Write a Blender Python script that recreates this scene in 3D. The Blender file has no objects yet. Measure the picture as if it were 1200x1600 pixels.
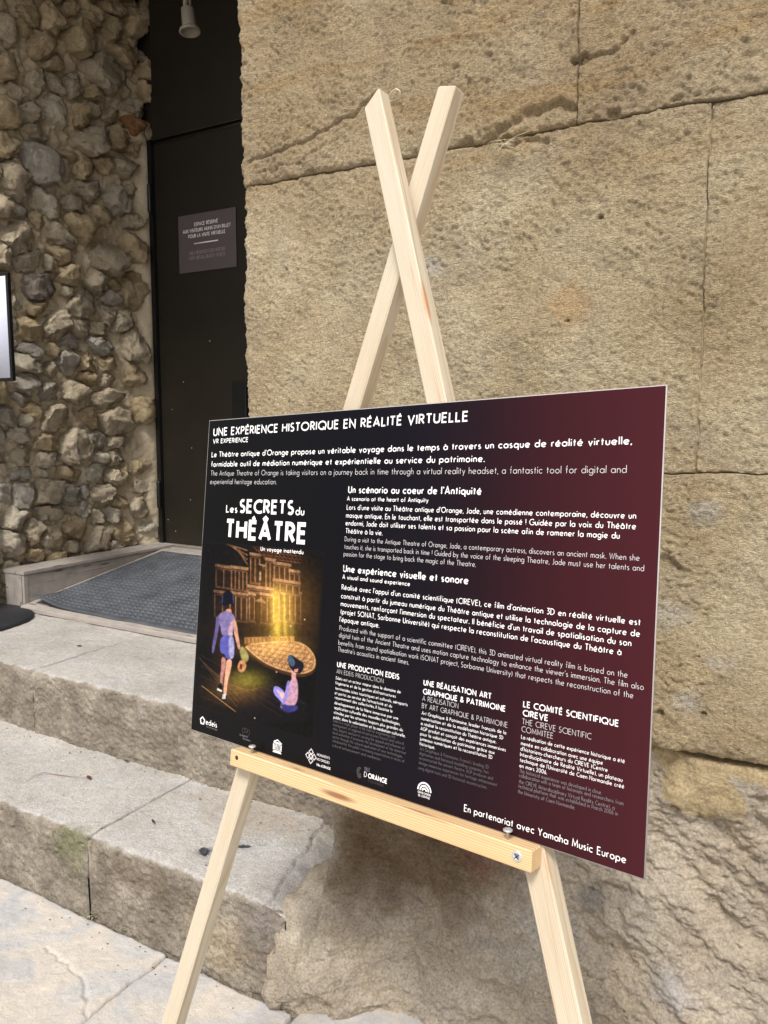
import bpy, math, random
import numpy as np
from mathutils import Vector, Matrix

SC = bpy.context.scene
COL = SC.collection
R_ = math.radians
# ------------------------------------------------------------------ camera, world, sun, exposure
CAM_Z = 1.45
YAW, PITCH, ROLL = R_(30.054), R_(6.525), R_(-0.08)
FPX = 1222.0
cam_d = bpy.data.cameras.new('camera')
cam = bpy.data.objects.new('camera', cam_d); COL.objects.link(cam)
cam_d.sensor_fit = 'VERTICAL'; cam_d.sensor_height = 36.0; cam_d.sensor_width = 27.0
cam_d.lens = 36.0 * FPX / 1600.0
cam_d.clip_start = 0.02; cam_d.clip_end = 500
cam.location = (0, 0, CAM_Z)
fw = Vector((-math.sin(YAW)*math.cos(PITCH), math.cos(YAW)*math.cos(PITCH), -math.sin(PITCH)))
rt = Vector((math.cos(YAW), math.sin(YAW), 0)); dn = fw.cross(rt)
rt2 = rt*math.cos(ROLL) + dn*math.sin(ROLL); dn2 = dn*math.cos(ROLL) - rt*math.sin(ROLL)
cam.matrix_world = Matrix(((rt2.x, -dn2.x, -fw.x, 0), (rt2.y, -dn2.y, -fw.y, 0), (rt2.z, -dn2.z, -fw.z, CAM_Z), (0, 0, 0, 1)))
SC.camera = cam

world = bpy.data.worlds.new('World'); SC.world = world; world.use_nodes = True
wn = world.node_tree; wn.nodes.clear()
SUN_EL, SUN_ROT = R_(53), R_(166)
sky = wn.nodes.new('ShaderNodeTexSky'); sky.sky_type = 'NISHITA'; sky.sun_disc = False
sky.sun_elevation = SUN_EL; sky.sun_rotation = SUN_ROT; sky.dust_density = 3.0; sky.air_density = 1.0; sky.ozone_density = 0.6
bg = wn.nodes.new('ShaderNodeBackground'); bg.inputs['Strength'].default_value = 0.135
wo = wn.nodes.new('ShaderNodeOutputWorld')
hs = wn.nodes.new('ShaderNodeHueSaturation'); hs.inputs['Saturation'].default_value = 0.55   # thin haze over the blue
wn.links.new(sky.outputs[0], hs.inputs['Color']); wn.links.new(hs.outputs[0], bg.inputs[0]); wn.links.new(bg.outputs[0], wo.inputs[0])
sun_d = bpy.data.lights.new('sun', 'SUN'); sun_d.energy = 2.8; sun_d.angle = R_(15); sun_d.color = (1.0, 0.965, 0.92)
sun = bpy.data.objects.new('sun', sun_d); COL.objects.link(sun)
# light comes from behind the viewer's left shoulder, high up
sdir = Vector((math.sin(SUN_ROT)*math.cos(SUN_EL), math.cos(SUN_ROT)*math.cos(SUN_EL), math.sin(SUN_EL)))
sun.rotation_euler = sdir.to_track_quat('Z', 'Y').to_euler()
sun.location = sdir*20
vs = SC.view_settings
vs.view_transform = 'Standard'; vs.look = 'None'; vs.gamma = 1.0; vs.use_curve_mapping = False
vs.exposure = 0.30
SC.render.resolution_x = 768; SC.render.resolution_y = 1024

# ------------------------------------------------------------------ measuring helpers (survey of the place from the camera station)
def ray(x, y):
    a, b = (x-600)/FPX, (y-800)/FPX
    return np.array(fw + rt2*a + dn2*b)
CAMP = np.array([0, 0, CAM_Z])
def at_x(x, y, X): d = ray(x, y); return CAMP + d*(X/d[0])
def at_y(x, y, Y): d = ray(x, y); return CAMP + d*(Y/d[1])
def at_z(x, y, Z): d = ray(x, y); return CAMP + d*((Z-CAM_Z)/d[2])

# ------------------------------------------------------------------ numpy noise
def _hash(ix, iy, iz, seed):
    h = (ix.astype(np.int64)*374761393 + iy.astype(np.int64)*668265263 + iz.astype(np.int64)*2147483647 + seed*1274126177) & 0xffffffff
    h = ((h ^ (h >> 13)) * 1274126177) & 0xffffffff
    h = (h ^ (h >> 16)) & 0xffffffff
    h = (h * 2246822519) & 0xffffffff
    h = h ^ (h >> 15)
    return (h & 0xffffff) / float(0x7fffff) - 1.0
def noise(x, y, z=0.0, seed=0):
    """gradient noise, roughly -1..1"""
    x, y = np.asarray(x, float), np.asarray(y, float); z = np.broadcast_to(np.asarray(z, float), x.shape)
    fx, fy, fz = np.floor(x), np.floor(y), np.floor(z)
    u, v, w = x-fx, y-fy, z-fz
    su, sv, sw = (t*t*t*(t*(t*6-15)+10) for t in (u, v, w))
    flat = not np.any(w)
    r = 0
    for a in (0, 1):
        for b in (0, 1):
            for c in ((0,) if flat else (0, 1)):
                h = _hash(fx+a, fy+b, fz+c, seed)*math.pi
                g2 = _hash(fx+a+57, fy+b, fz+c, seed+3) if not flat else 0
                d = (np.cos(h)*(u-a)+np.sin(h)*(v-b))*(np.sqrt(1-g2*g2) if not flat else 1)+g2*(w-c)
                k = (su if a else 1-su)*(sv if b else 1-sv)
                r = r + d*(k if flat else k*(sw if c else 1-sw))
    return r*1.55
def fbm(x, y, z=0.0, seed=0, oc=4, gain=0.5, lac=2.03):
    r, a = 0, 1.0
    for i in range(oc):
        r = r + a*noise(x*lac**i, y*lac**i, np.asarray(z)*lac**i, seed+i*7); a *= gain
    return r
def sstep(a, b, x):
    t = np.clip((x-a)/(b-a), 0, 1); return t*t*(3-2*t)

# ------------------------------------------------------------------ materials
def sl(c):   # sRGB 0-255 to linear
    return tuple(((v/255)/12.92 if v/255 <= 0.04045 else ((v/255+0.055)/1.055)**2.4) for v in c) + (1.0,)
class NT:
    def __init__(s, name):
        s.m = bpy.data.materials.new(name); s.m.use_nodes = True
        s.t = s.m.node_tree; s.t.nodes.clear()
        s.o = s.n('OutputMaterial'); s.b = s.n('BsdfPrincipled'); s.l(s.b.outputs[0], s.o.inputs[0])
    def n(s, typ, **kw):
        nd = s.t.nodes.new('ShaderNode'+typ)
        for k, v in kw.items(): setattr(nd, k, v)
        return nd
    def l(s, a, b): s.t.links.new(a, b)
    def coord(s, attr=None):
        if attr:
            a = s.n('Attribute'); a.attribute_name = attr; return a.outputs['Vector']
        return s.n('TexCoord').outputs['Object'] if False else s.n('NewGeometry').outputs['Position']
    def mapv(s, vec, scale=(1, 1, 1), rot=(0, 0, 0), loc=(0, 0, 0)):
        m = s.n('Mapping'); s.l(vec, m.inputs[0]); m.inputs['Scale'].default_value = scale; m.inputs['Rotation'].default_value = rot; m.inputs['Location'].default_value = loc
        return m.outputs[0]
    def noise(s, vec, scale, detail=6, rough=0.55, dist=0.0):
        t = s.n('TexNoise'); s.l(vec, t.inputs['Vector']); t.inputs['Scale'].default_value = scale
        t.inputs['Detail'].default_value = detail; t.inputs['Roughness'].default_value = rough; t.inputs['Distortion'].default_value = dist
        return t.outputs['Fac']
    def ramp(s, fac, stops, interp='LINEAR'):
        r = s.n('ValToRGB'); r.color_ramp.interpolation = interp
        el = r.color_ramp.elements
        while len(el) < len(stops): el.new(0.5)
        for e, (p, c) in zip(el, stops):
            e.position = p; e.color = c if hasattr(c, '__len__') else (c, c, c, 1)
        s.l(fac, r.inputs[0]); return r.outputs['Color']
    def mix(s, fac, a, b, mode='MIX'):
        m = s.n('Mix', data_type='RGBA', blend_type=mode)
        for v, i in ((fac, m.inputs[0]), (a, m.inputs[6]), (b, m.inputs[7])):
            if hasattr(v, 'is_output') or hasattr(v, 'links'): s.l(v, i)
            else: i.default_value = v
        return m.outputs[2]
    def math(s, op, a, b=0.0, c=None, clamp=False):
        m = s.n('Math', operation=op); m.use_clamp = clamp
        for v, i in ((a, m.inputs[0]), (b, m.inputs[1]), (c, m.inputs[2])):
            if v is None: continue
            if hasattr(v, 'links'): s.l(v, i)
            else: i.default_value = v
        return m.outputs[0]
    def bump(s, h, strength=0.5, dist=0.01, nrm=None):
        b = s.n('Bump'); b.inputs['Strength'].default_value = strength; b.inputs['Distance'].default_value = dist
        s.l(h, b.inputs['Height'])
        if nrm is not None: s.l(nrm, b.inputs['Normal'])
        s.l(b.outputs[0], s.b.inputs['Normal']); return b.outputs[0]
    def base(s, c):
        if hasattr(c, 'links'): s.l(c, s.b.inputs['Base Color'])
        else: s.b.inputs['Base Color'].default_value = c
    def rough(s, v):
        if hasattr(v, 'links'): s.l(v, s.b.inputs['Roughness'])
        else: s.b.inputs['Roughness'].default_value = v

def G(v): return (v, v, v, 1)
def spot_mask(t, pos, c, r, wob=0.5, nscale=14):
    """soft irregular stain round the point c (own shape, independent of light)"""
    d = t.n('VectorMath', operation='DISTANCE'); t.l(pos, d.inputs[0]); d.inputs[1].default_value = c
    nz = t.noise(pos, nscale, 4)
    v = t.math('ADD', t.math('DIVIDE', d.outputs['Value'], r), t.math('MULTIPLY', t.math('SUBTRACT', nz, 0.5), wob*2))
    return t.ramp(v, [(0.55, G(1)), (1.0, G(0))])

def ell_mask(t, pos, c, r, wob=0.5, nscale=10, soft=(0.6, 1.05)):
    """irregular elliptical patch; c, r are 3-vectors"""
    mp = t.n('Mapping', vector_type='TEXTURE'); t.l(pos, mp.inputs[0]); mp.inputs['Location'].default_value = c; mp.inputs['Scale'].default_value = r
    d = t.n('VectorMath', operation='LENGTH'); t.l(mp.outputs[0], d.inputs[0])
    nz = t.noise(pos, nscale, 5)
    v = t.math('ADD', d.outputs['Value'], t.math('MULTIPLY', t.math('SUBTRACT', nz, 0.5), wob*2))
    return t.ramp(v, [(soft[0], G(1)), (soft[1], G(0))])

def m_ashlar(name, low=False, tint=None):
    t = NT(name); p = t.coord()
    n1 = t.noise(p, 3.0, 5, 0.6); n2 = t.noise(p, 40, 6, 0.65); n3 = t.noise(p, 170, 4, 0.6); n4 = t.noise(p, 9, 5, 0.6, 0.6)
    if low:
        c = t.ramp(n1, [(0.3, sl((182, 164, 140))), (0.48, sl((203, 188, 165))), (0.66, sl((220, 208, 188)))])
        g = t.ramp(n4, [(0.42, G(0)), (0.62, G(1))])
        c = t.mix(t.math('MULTIPLY', g, 0.5), c, sl((172, 162, 150)))
        br_shade = ell_mask(t, p, (-0.86, 1.6, 0.42), (0.34, 0.6, 0.22), 0.5, 8, (0.5, 1.2))  # brown stain, with the board's soft shadow painted into the colour
        c = t.mix(t.math('MULTIPLY', br_shade, 0.85), c, sl((118, 94, 64)))
        br_shade = ell_mask(t, p, (-1.0, 1.6, 0.30), (0.13, 0.6, 0.16), 0.5, 12, (0.4, 1.1))  # deeper brown at the left, part of the same painted shadow and stain
        c = t.mix(t.math('MULTIPLY', br_shade, 0.5), c, sl((104, 78, 48)))
        rd = ell_mask(t, p, (-0.70, 1.6, 0.40), (0.09, 0.6, 0.06), 0.8, 16, (0.3, 1.1))
        c = t.mix(t.math('MULTIPLY', rd, 0.5), c, sl((140, 88, 76)))
        gy = ell_mask(t, p, (-0.42, 1.6, 0.40), (0.06, 0.6, 0.05), 0.7, 20, (0.3, 1.0))
        c = t.mix(t.math('MULTIPLY', gy, 0.6), c, sl((128, 122, 118)))
        gy = ell_mask(t, p, (-0.23, 1.6, 0.27), (0.07, 0.6, 0.05), 0.7, 16, (0.3, 1.0))
        c = t.mix(t.math('MULTIPLY', gy, 0.5), c, sl((200, 200, 205)))
        gy = ell_mask(t, p, (-0.50, 1.6, 0.30), (0.10, 0.6, 0.06), 0.7, 16, (0.3, 1.0))
        c = t.mix(t.math('MULTIPLY', gy, 0.45), c, sl((205, 203, 200)))
        pl = ell_mask(t, p, (-0.20, 1.65, 0.715), (0.10, 0.6, 0.085), 0.95, 18, (0.86, 0.92))
        pl2 = ell_mask(t, p, (-0.12, 1.65, 0.775), (0.26, 0.6, 0.035), 0.95, 18, (0.86, 0.92))
        pl = t.math('MAXIMUM', pl, pl2)
        nn = t.noise(p, 60, 5)
        c = t.mix(t.math('MULTIPLY', pl, 0.85), c, t.ramp(nn, [(0.3, sl((192, 168, 124))), (0.7, sl((212, 192, 152)))]))
    else:
        c = t.ramp(n1, [(0.30, sl((192, 170, 132))), (0.5, sl((213, 193, 156))), (0.68, sl((228, 211, 177)))])
        g = t.ramp(n4, [(0.45, G(0)), (0.68, G(1))])
        c = t.mix(t.math('MULTIPLY', g, 0.35), c, sl((166, 150, 132)))
        # ochre bedding streaks of the upper courses
        ps = t.mapv(p, (1.2, 1, 9), (0, R_(22), 0)); ns = t.noise(ps, 2.2, 4, 0.5)
        hi = t.n('SeparateXYZ'); t.l(p, hi.inputs[0])
        up = t.ramp(t.math('SUBTRACT', hi.outputs['Z'], 1.2), [(0.70, G(0)), (0.86, G(1))])
        st = t.ramp(ns, [(0.52, G(0)), (0.66, G(1))])
        c = t.mix(t.math('MULTIPLY', t.math('MULTIPLY', st, up), 0.40), c, sl((196, 156, 96)))
        c = t.mix(t.math('MULTIPLY', up, 0.22), c, sl((160, 130, 96)))
        oc = ell_mask(t, p, ORANGE, (0.052, 0.5, 0.055), 0.5, 22, (0.55, 1.0))
        c = t.mix(t.math('MULTIPLY', oc, 0.38), c, sl((212, 164, 104)))
        for cc, rr in (((-0.215, 1.62, 1.275), 0.05), ((-0.27, 1.62, 1.065), 0.05), ((-0.17, 1.62, 0.985), 0.035), ((-0.235, 1.62, 0.895), 0.04), ((-0.82, 1.62, 1.80), 0.05)):
            wm = ell_mask(t, p, cc, (rr, 0.5, rr*0.7), 0.8, 25, (0.3, 1.0))
            c = t.mix(t.math('MULTIPLY', wm, 0.5), c, sl((214, 210, 200)))
    f = t.ramp(n2, [(0.3, G(0.72)), (0.5, G(1.0)), (0.72, G(1.15))])
    c = t.mix(0.6, c, f, 'MULTIPLY')
    f = t.ramp(n3, [(0.36, G(0.6)), (0.5, G(1.0)), (0.64, G(1.3))])
    c = t.mix(0.6, c, f, 'MULTIPLY')
    v = t.n('TexVoronoi'); t.l(p, v.inputs['Vector']); v.inputs['Scale'].default_value = 55
    pit = t.ramp(v.outputs['Distance'], [(0.05, G(0.35)), (0.16, G(1))])
    c = t.mix(0.12, c, pit, 'MULTIPLY')
    t.base(c); t.rough(0.93); t.b.inputs['Specular IOR Level'].default_value = 0.2
    if low: h = t.math('ADD', t.math('MULTIPLY', t.noise(t.mapv(p, (1, 1, 1.6), (0, R_(-25), 0)), 90, 9, 0.78), 1.0), t.math('MULTIPLY', n3, 0.3))
    else: h = t.math('ADD', t.math('MULTIPLY', t.noise(t.mapv(p, (1, 1, 1.9), (0, R_(32), 0)), 140, 9, 0.75), 1.0), t.math('MULTIPLY', t.noise(p, 380, 3), 0.5))
    t.bump(h, 1.0, 0.012 if low else 0.017)
    return t.m

def m_step(name, riser_dark=0.0):
    t = NT(name); p = t.coord()
    n1 = t.noise(p, 2.6, 5, 0.6); n2 = t.noise(p, 35, 6, 0.6); n3 = t.noise(p, 200, 4, 0.65); n4 = t.noise(p, 7, 6, 0.65, 0.4)
    c = t.ramp(n1, [(0.3, sl((168, 162, 153))), (0.5, sl((187, 182, 174))), (0.7, sl((200, 194, 186)))])
    c = t.mix(t.math('MULTIPLY', t.ramp(n4, [(0.45, G(0)), (0.65, G(1))]), 0.45), c, sl((184, 184, 184)))
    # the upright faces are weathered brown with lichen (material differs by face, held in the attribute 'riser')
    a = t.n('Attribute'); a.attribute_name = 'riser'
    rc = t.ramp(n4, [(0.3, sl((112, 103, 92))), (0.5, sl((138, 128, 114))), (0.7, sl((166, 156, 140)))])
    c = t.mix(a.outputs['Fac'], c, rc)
    for cc, rr, k, col in MOSS:
        mm = ell_mask(t, p, cc, rr, 0.9, 14, (0.3, 1.1)); c = t.mix(t.math('MULTIPLY', mm, k), c, col)
    c = t.mix(0.7, c, t.ramp(n2, [(0.3, G(0.80)), (0.55, G(1.0)), (0.75, G(1.12))]), 'MULTIPLY')
    c = t.mix(0.6, c, t.ramp(n3, [(0.36, G(0.55)), (0.5, G(1.0)), (0.66, G(1.32))]), 'MULTIPLY')
    v = t.n('TexVoronoi'); t.l(p, v.inputs['Vector']); v.inputs['Scale'].default_value = 32
    sp = t.ramp(v.outputs['Distance'], [(0.04, G(0.3)), (0.09, G(1))])
    c = t.mix(0.4, c, sp, 'MULTIPLY')
    t.base(c); t.rough(0.9); t.b.inputs['Specular IOR Level'].default_value = 0.25
    t.bump(t.math('ADD', t.noise(p, 110, 8, 0.7), t.math('MULTIPLY', n3, 0.5)), 0.9, 0.006)
    return t.m

def m_paving(name):
    t = NT(name); p = t.coord()
    n1 = t.noise(p, 5.0, 6, 0.65, 0.5); n2 = t.noise(p, 40, 6, 0.65); n3 = t.noise(p, 260, 4, 0.65)
    c = t.ramp(n1, [(0.36, sl((176, 175, 174))), (0.47, sl((190, 187, 183))), (0.53, sl((198, 190, 179))), (0.68, sl((206, 196, 182)))])
    c = t.mix(0.6, c, t.ramp(n2, [(0.3, G(0.82)), (0.55, G(1.0)), (0.75, G(1.1))]), 'MULTIPLY')
    c = t.mix(0.6, c, t.ramp(n3, [(0.3, G(0.75)), (0.55, G(1.0)), (0.72, G(1.2))]), 'MULTIPLY')
    t.base(c); t.rough(0.88); t.bump(t.math('ADD', t.noise(p, 90, 8, 0.7), t.math('MULTIPLY', n3, 0.6)), 0.8, 0.004)
    return t.m

def m_rubble(name, a, b, spot=None):
    t = NT(name); p = t.coord()
    oi = t.n('ObjectInfo')
    n1 = t.noise(p, 9, 6, 0.65, 0.5); n2 = t.noise(p, 55, 7, 0.7); n3 = t.noise(p, 24, 5, 0.6)
    c = t.ramp(n1, [(0.33, sl(a)), (0.66, sl(b))])
    c = t.mix(t.math('MULTIPLY', t.ramp(n3, [(0.55, G(0)), (0.72, G(1))]), 0.35), c, sl((205, 200, 188)))
    c = t.mix(t.math('MULTIPLY', oi.outputs['Random'], 0.22), c, sl((150, 138, 122)))
    c = t.mix(0.7, c, t.ramp(n2, [(0.28, G(0.66)), (0.55, G(1.0)), (0.75, G(1.2))]), 'MULTIPLY')
    t.base(c); t.rough(0.92); t.b.inputs['Specular IOR Level'].default_value = 0.25
    t.bump(t.math('ADD', t.noise(p, 38, 9, 0.75), t.math('MULTIPLY', t.noise(p, 160, 4), 0.35)), 1.0, 0.018)
    return t.m

def m_mortar(name, ca=(176, 158, 128), cb=(200, 184, 156), sc=30, d=0.008):
    t = NT(name); p = t.coord()
    n1 = t.noise(p, 6, 6, 0.6); n2 = t.noise(p, sc, 8, 0.7)
    c = t.ramp(n1, [(0.35, sl(ca)), (0.65, sl(cb))])
    c = t.mix(0.6, c, t.ramp(n2, [(0.3, G(0.72)), (0.55, G(1.0)), (0.75, G(1.15))]), 'MULTIPLY')
    t.base(c); t.rough(0.95); t.bump(n2, 0.8, d)
    return t.m

def m_plain(name, col, rough=0.6, metal=0.0, nsc=20, namt=0.15, bump=0.0, bsc=60, spec=0.5):
    t = NT(name); p = t.coord()
    n1 = t.noise(p, nsc, 6, 0.6)
    lo, hi = 1-namt, 1+namt
    c = t.mix(1.0, col, t.ramp(n1, [(0.3, G(lo)), (0.7, G(hi))]), 'MULTIPLY')
    t.base(c); t.rough(rough); t.b.inputs['Metallic'].default_value = metal; t.b.inputs['Specular IOR Level'].default_value = spec
    if bump: t.bump(t.noise(p, bsc, 5), bump, 0.002)
    return t.m

def m_wood(name, ca, cb, cc, ringf=260.0, rw=(0.3, 0.2), seed=0.0, strength=0.6, weather=False):
    """ca pale early wood, cb late-wood line, cc knot; grain runs along x of the attribute gc"""
    t = NT(name); g = t.coord('gc')
    gw = t.mapv(g, (0.9, 1, 1), (0, 0, 0), (seed, seed*0.7, 0))
    w1 = t.n('TexNoise'); t.l(t.mapv(gw, (1.3, 14, 14)), w1.inputs['Vector']); w1.inputs['Scale'].default_value = 1.0; w1.inputs['Detail'].default_value = 2
    sx = t.n('SeparateXYZ'); t.l(g, sx.inputs[0])
    yy = t.math('ADD', sx.outputs['Y'], rw[0]*0.1); zz = t.math('ADD', sx.outputs['Z'], rw[1]*0.1)
    rr = t.math('SQRT', t.math('ADD', t.math('MULTIPLY', yy, yy), t.math('MULTIPLY', zz, zz)))
    rr = t.math('ADD', rr, t.math('MULTIPLY', t.math('SUBTRACT', w1.outputs['Fac'], 0.5), 0.030))
    ring = t.math('FRACT', t.math('MULTIPLY', rr, ringf))
    rc = t.ramp(ring, [(0.0, G(0)), (0.55, G(0.25)), (0.86, G(1)), (0.95, G(0.7)), (1.0, G(0))])
    fib = t.noise(t.mapv(g, (18, 900, 900)), 1.0, 3, 0.6)
    c = t.mix(t.math('MULTIPLY', rc, strength), ca, cb)
    big = t.noise(t.mapv(g, (3, 25, 25), loc=(seed, 3, 1)), 1.0, 3)
    c = t.mix(t.math('MULTIPLY', t.ramp(big, [(0.4, G(0)), (0.7, G(1))]), 0.35), c, cb)
    # knots
    v = t.n('TexVoronoi'); t.l(t.mapv(g, (4.2, 30, 30), loc=(seed*1.7, 0.3, 0.1)), v.inputs['Vector']); v.inputs['Scale'].default_value = 1.0
    kn = t.ramp(v.outputs['Distance'], [(0.09, G(1)), (0.20, G(0))])
    c = t.mix(t.math('MULTIPLY', kn, 0.9), c, cc)
    c = t.mix(0.6, c, t.ramp(fib, [(0.3, G(0.84)), (0.6, G(1.0)), (0.8, G(1.08))]), 'MULTIPLY')
    cr = t.noise(t.mapv(g, (1.1, 55, 55), loc=(seed*2.1, 0, 0)), 1.0, 1, 0.4)
    cm = t.ramp(t.math('ABSOLUTE', t.math('SUBTRACT', cr, 0.62)), [(0.0, G(1)), (0.012, G(0))])
    c = t.mix(t.math('MULTIPLY', cm, 0.55), c, cc)
    if weather:
        n = t.noise(t.coord(), 12, 6, 0.7); c = t.mix(0.7, c, t.ramp(n, [(0.35, G(0.72)), (0.6, G(1.05))]), 'MULTIPLY')
    t.base(c); t.rough(0.62); t.b.inputs['Specular IOR Level'].default_value = 0.3
    t.bump(t.math('ADD', fib, t.math('MULTIPLY', rc, 0.5)), 0.35, 0.0006)
    return t.m

ORANGE = tuple(at_y(890, 480, 1.62))
MOSS = []   # filled before m_step is called

# ------------------------------------------------------------------ object helpers
def tag(o, label=None, cat=None, group=None, kind=None):
    if label: o['label'] = label
    if cat: o['category'] = cat
    if group: o['group'] = group
    if kind: o['kind'] = kind
    return o
def empty(name, loc=(0, 0, 0)):
    o = bpy.data.objects.new(name, None); COL.objects.link(o); o.location = loc; o.empty_display_size = 0.1
    return o
def mesh_obj(name, V, F, mat, parent=None, smooth=True, attrs=None):
    """V in world coordinates; stored relative to the parent's location"""
    V = np.asarray(V, float)
    off = np.zeros(3)
    pr = parent
    while pr is not None:
        off = off + np.array(pr.location); pr = pr.parent
    if parent is None: off = V.mean(0); off[2] = V[:, 2].min()
    me = bpy.data.meshes.new(name)
    F = np.asarray(F) if not isinstance(F, list) or (len(F) and all(len(f) == len(F[0]) for f in F)) else F
    Vl = V - off
    if isinstance(F, np.ndarray):
        k = F.shape[1]
        me.vertices.add(len(Vl)); me.vertices.foreach_set('co', Vl.astype(np.float32).ravel())
        me.loops.add(F.size); me.loops.foreach_set('vertex_index', F.astype(np.int32).ravel())
        me.polygons.add(len(F)); me.polygons.foreach_set('loop_start', np.arange(0, F.size, k, dtype=np.int32))
        me.update(calc_edges=True)
    else:
        me.from_pydata([tuple(v) for v in Vl], [], [tuple(f) for f in F])
    if smooth: me.polygons.foreach_set('use_smooth', np.ones(len(me.polygons), bool))
    if attrs:
        for an, (typ, data) in attrs.items():
            a = me.attributes.new(an, typ, 'POINT')
            key = {'FLOAT': 'value', 'FLOAT_VECTOR': 'vector', 'FLOAT_COLOR': 'color'}[typ]
            a.data.foreach_set(key, np.asarray(data, np.float32).ravel())
    me.update()
    if mat: me.materials.append(mat)
    o = bpy.data.objects.new(name, me); COL.objects.link(o)
    if parent is not None: o.parent = parent
    else: o.location = off
    return o
def grid_faces(nr, nc):
    i = np.arange(nr-1)[:, None]*nc + np.arange(nc-1)[None, :]
    return np.stack([i, i+1, i+nc+1, i+nc], -1).reshape(-1, 4)

def relief_block(name, P, N, H, back, mat, parent, flip=False, riser=None):
    """P (r,c,3) base sheet, N outward vectors, H heights; closes with a skirt going back by the vector `back` and a back face"""
    nr, nc = H.shape
    S = P + N*H[..., None]
    if np.ndim(back) == 1: back = np.broadcast_to(back, S.shape)
    ring = [(0, j) for j in range(nc)] + [(i, nc-1) for i in range(1, nr)] + [(nr-1, j) for j in range(nc-2, -1, -1)] + [(i, 0) for i in range(nr-2, 0, -1)]
    rr = np.array(ring)
    edge = S[rr[:, 0], rr[:, 1]]; bk = edge + back[rr[:, 0], rr[:, 1]]
    cen = bk.mean(0)
    V = np.concatenate([S.reshape(-1, 3), bk, cen[None]])
    F = grid_faces(nr, nc)
    n0 = nr*nc; m = len(ring)
    e = rr[:, 0]*nc + rr[:, 1]; b = n0+np.arange(m)
    sk = np.stack([np.roll(e, -1), e, b, np.roll(b, -1)], -1)
    cp = np.stack([np.roll(b, -1), b, np.full(m, n0+m), np.full(m, n0+m)], -1)
    F = np.concatenate([F, sk])
    if flip: F = F[:, ::-1]
    at = None
    if riser is not None:
        at = {'riser': ('FLOAT', np.concatenate([riser.ravel(), riser[rr[:, 0], rr[:, 1]], [0]]))}
    return mesh_obj(name, V, F, mat, parent, attrs=at)

def box_VF(c0, ex, ey, ez, sx, sy, sz, bev=0.0, nseg=1):
    """box from corner centre c0 with axes; returns V,F,gc ; bevelled edges by simple 3-band construction; subdivided along x"""
    ex, ey, ez = (np.asarray(v, float) for v in (ex, ey, ez))
    # profile in y,z with bevel
    b = bev
    prof = [(-sy/2+b, -sz/2), (sy/2-b, -sz/2), (sy/2, -sz/2+b), (sy/2, sz/2-b), (sy/2-b, sz/2), (-sy/2+b, sz/2), (-sy/2, sz/2-b), (-sy/2, -sz/2+b)] if b else [(-sy/2, -sz/2), (sy/2, -sz/2), (sy/2, sz/2), (-sy/2, sz/2)]
    k = len(prof)
    xs = np.linspace(-sx/2, sx/2, nseg+1)
    V, g = [], []
    def ring(x, s):
        for (y, z) in prof:
            V.append(np.asarray(c0)+ex*x+ey*y*s+ez*z*s); g.append((x, y*s, z*s))
    if b:
        s0 = 1-2*b/max(sy, sz)
        ring(xs[0], s0); xs2 = xs.copy(); xs2[0] += b; xs2[-1] -= b
        for x in xs2: ring(x, 1)
        ring(xs[-1], s0)
    else:
        for x in xs: ring(x, 1)
    n = len(V)//k
    F = [[i*k+j, i*k+(j+1) % k, (i+1)*k+(j+1) % k, (i+1)*k+j] for i in range(n-1) for j in range(k)]
    F.append(list(range(k))[::-1]); F.append([(n-1)*k+j for j in range(k)])
    # orientation check
    if np.dot(np.cross(ex, ey), ez) < 0: F = [f[::-1] for f in F]
    return V, F, g
def add_box(name, c0, ex, ey, ez, sx, sy, sz, mat, parent, bev=0.0, nseg=1, smooth=False, gcoff=(0, 0, 0)):
    V, F, g = box_VF(c0, ex, ey, ez, sx, sy, sz, bev, nseg)
    return mesh_obj(name, V, F, mat, parent, smooth, {'gc': ('FLOAT_VECTOR', np.asarray(g)+np.asarray(gcoff))})
def lathe(name, c, prof, mat, parent, axis=(0, 0, 1), n=32, smooth=True):
    """prof list of (r, h) along axis"""
    ax = Vector(axis).normalized(); u = ax.orthogonal().normalized(); v = ax.cross(u)
    V, F = [], []
    for r, h in prof:
        for i in range(n):
            a = 2*math.pi*i/n
            V.append(tuple(Vector(c)+ax*h+(u*math.cos(a)+v*math.sin(a))*r))
    m = len(prof)
    for i in range(m-1):
        for j in range(n): F.append([i*n+j, i*n+(j+1) % n, (i+1)*n+(j+1) % n, (i+1)*n+j])
    F.append(list(range(n))[::-1]); F.append([(m-1)*n+j for j in range(n)])
    return mesh_obj(name, V, F, mat, parent, smooth)
def tube(name, pts, r, mat, parent, n=6):
    pts = [Vector(p) for p in pts]; V, F = [], []
    for i, p in enumerate(pts):
        d = (pts[min(i+1, len(pts)-1)]-pts[max(i-1, 0)]).normalized()
        u = d.cross(Vector((0.3, 0.2, 0.93))).normalized(); w = d.cross(u)
        rr = r if not hasattr(r, '__len__') else r[i]
        for k in range(n):
            a = 2*math.pi*k/n; V.append(tuple(p+(u*math.cos(a)+w*math.sin(a))*rr))
    for i in range(len(pts)-1):
        for k in range(n): F.append([i*n+k, i*n+(k+1) % n, (i+1)*n+(k+1) % n, (i+1)*n+k])
    F.append(list(range(n))[::-1]); F.append([(len(pts)-1)*n+k for k in range(n)])
    return mesh_obj(name, V, F, mat, parent)
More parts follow.
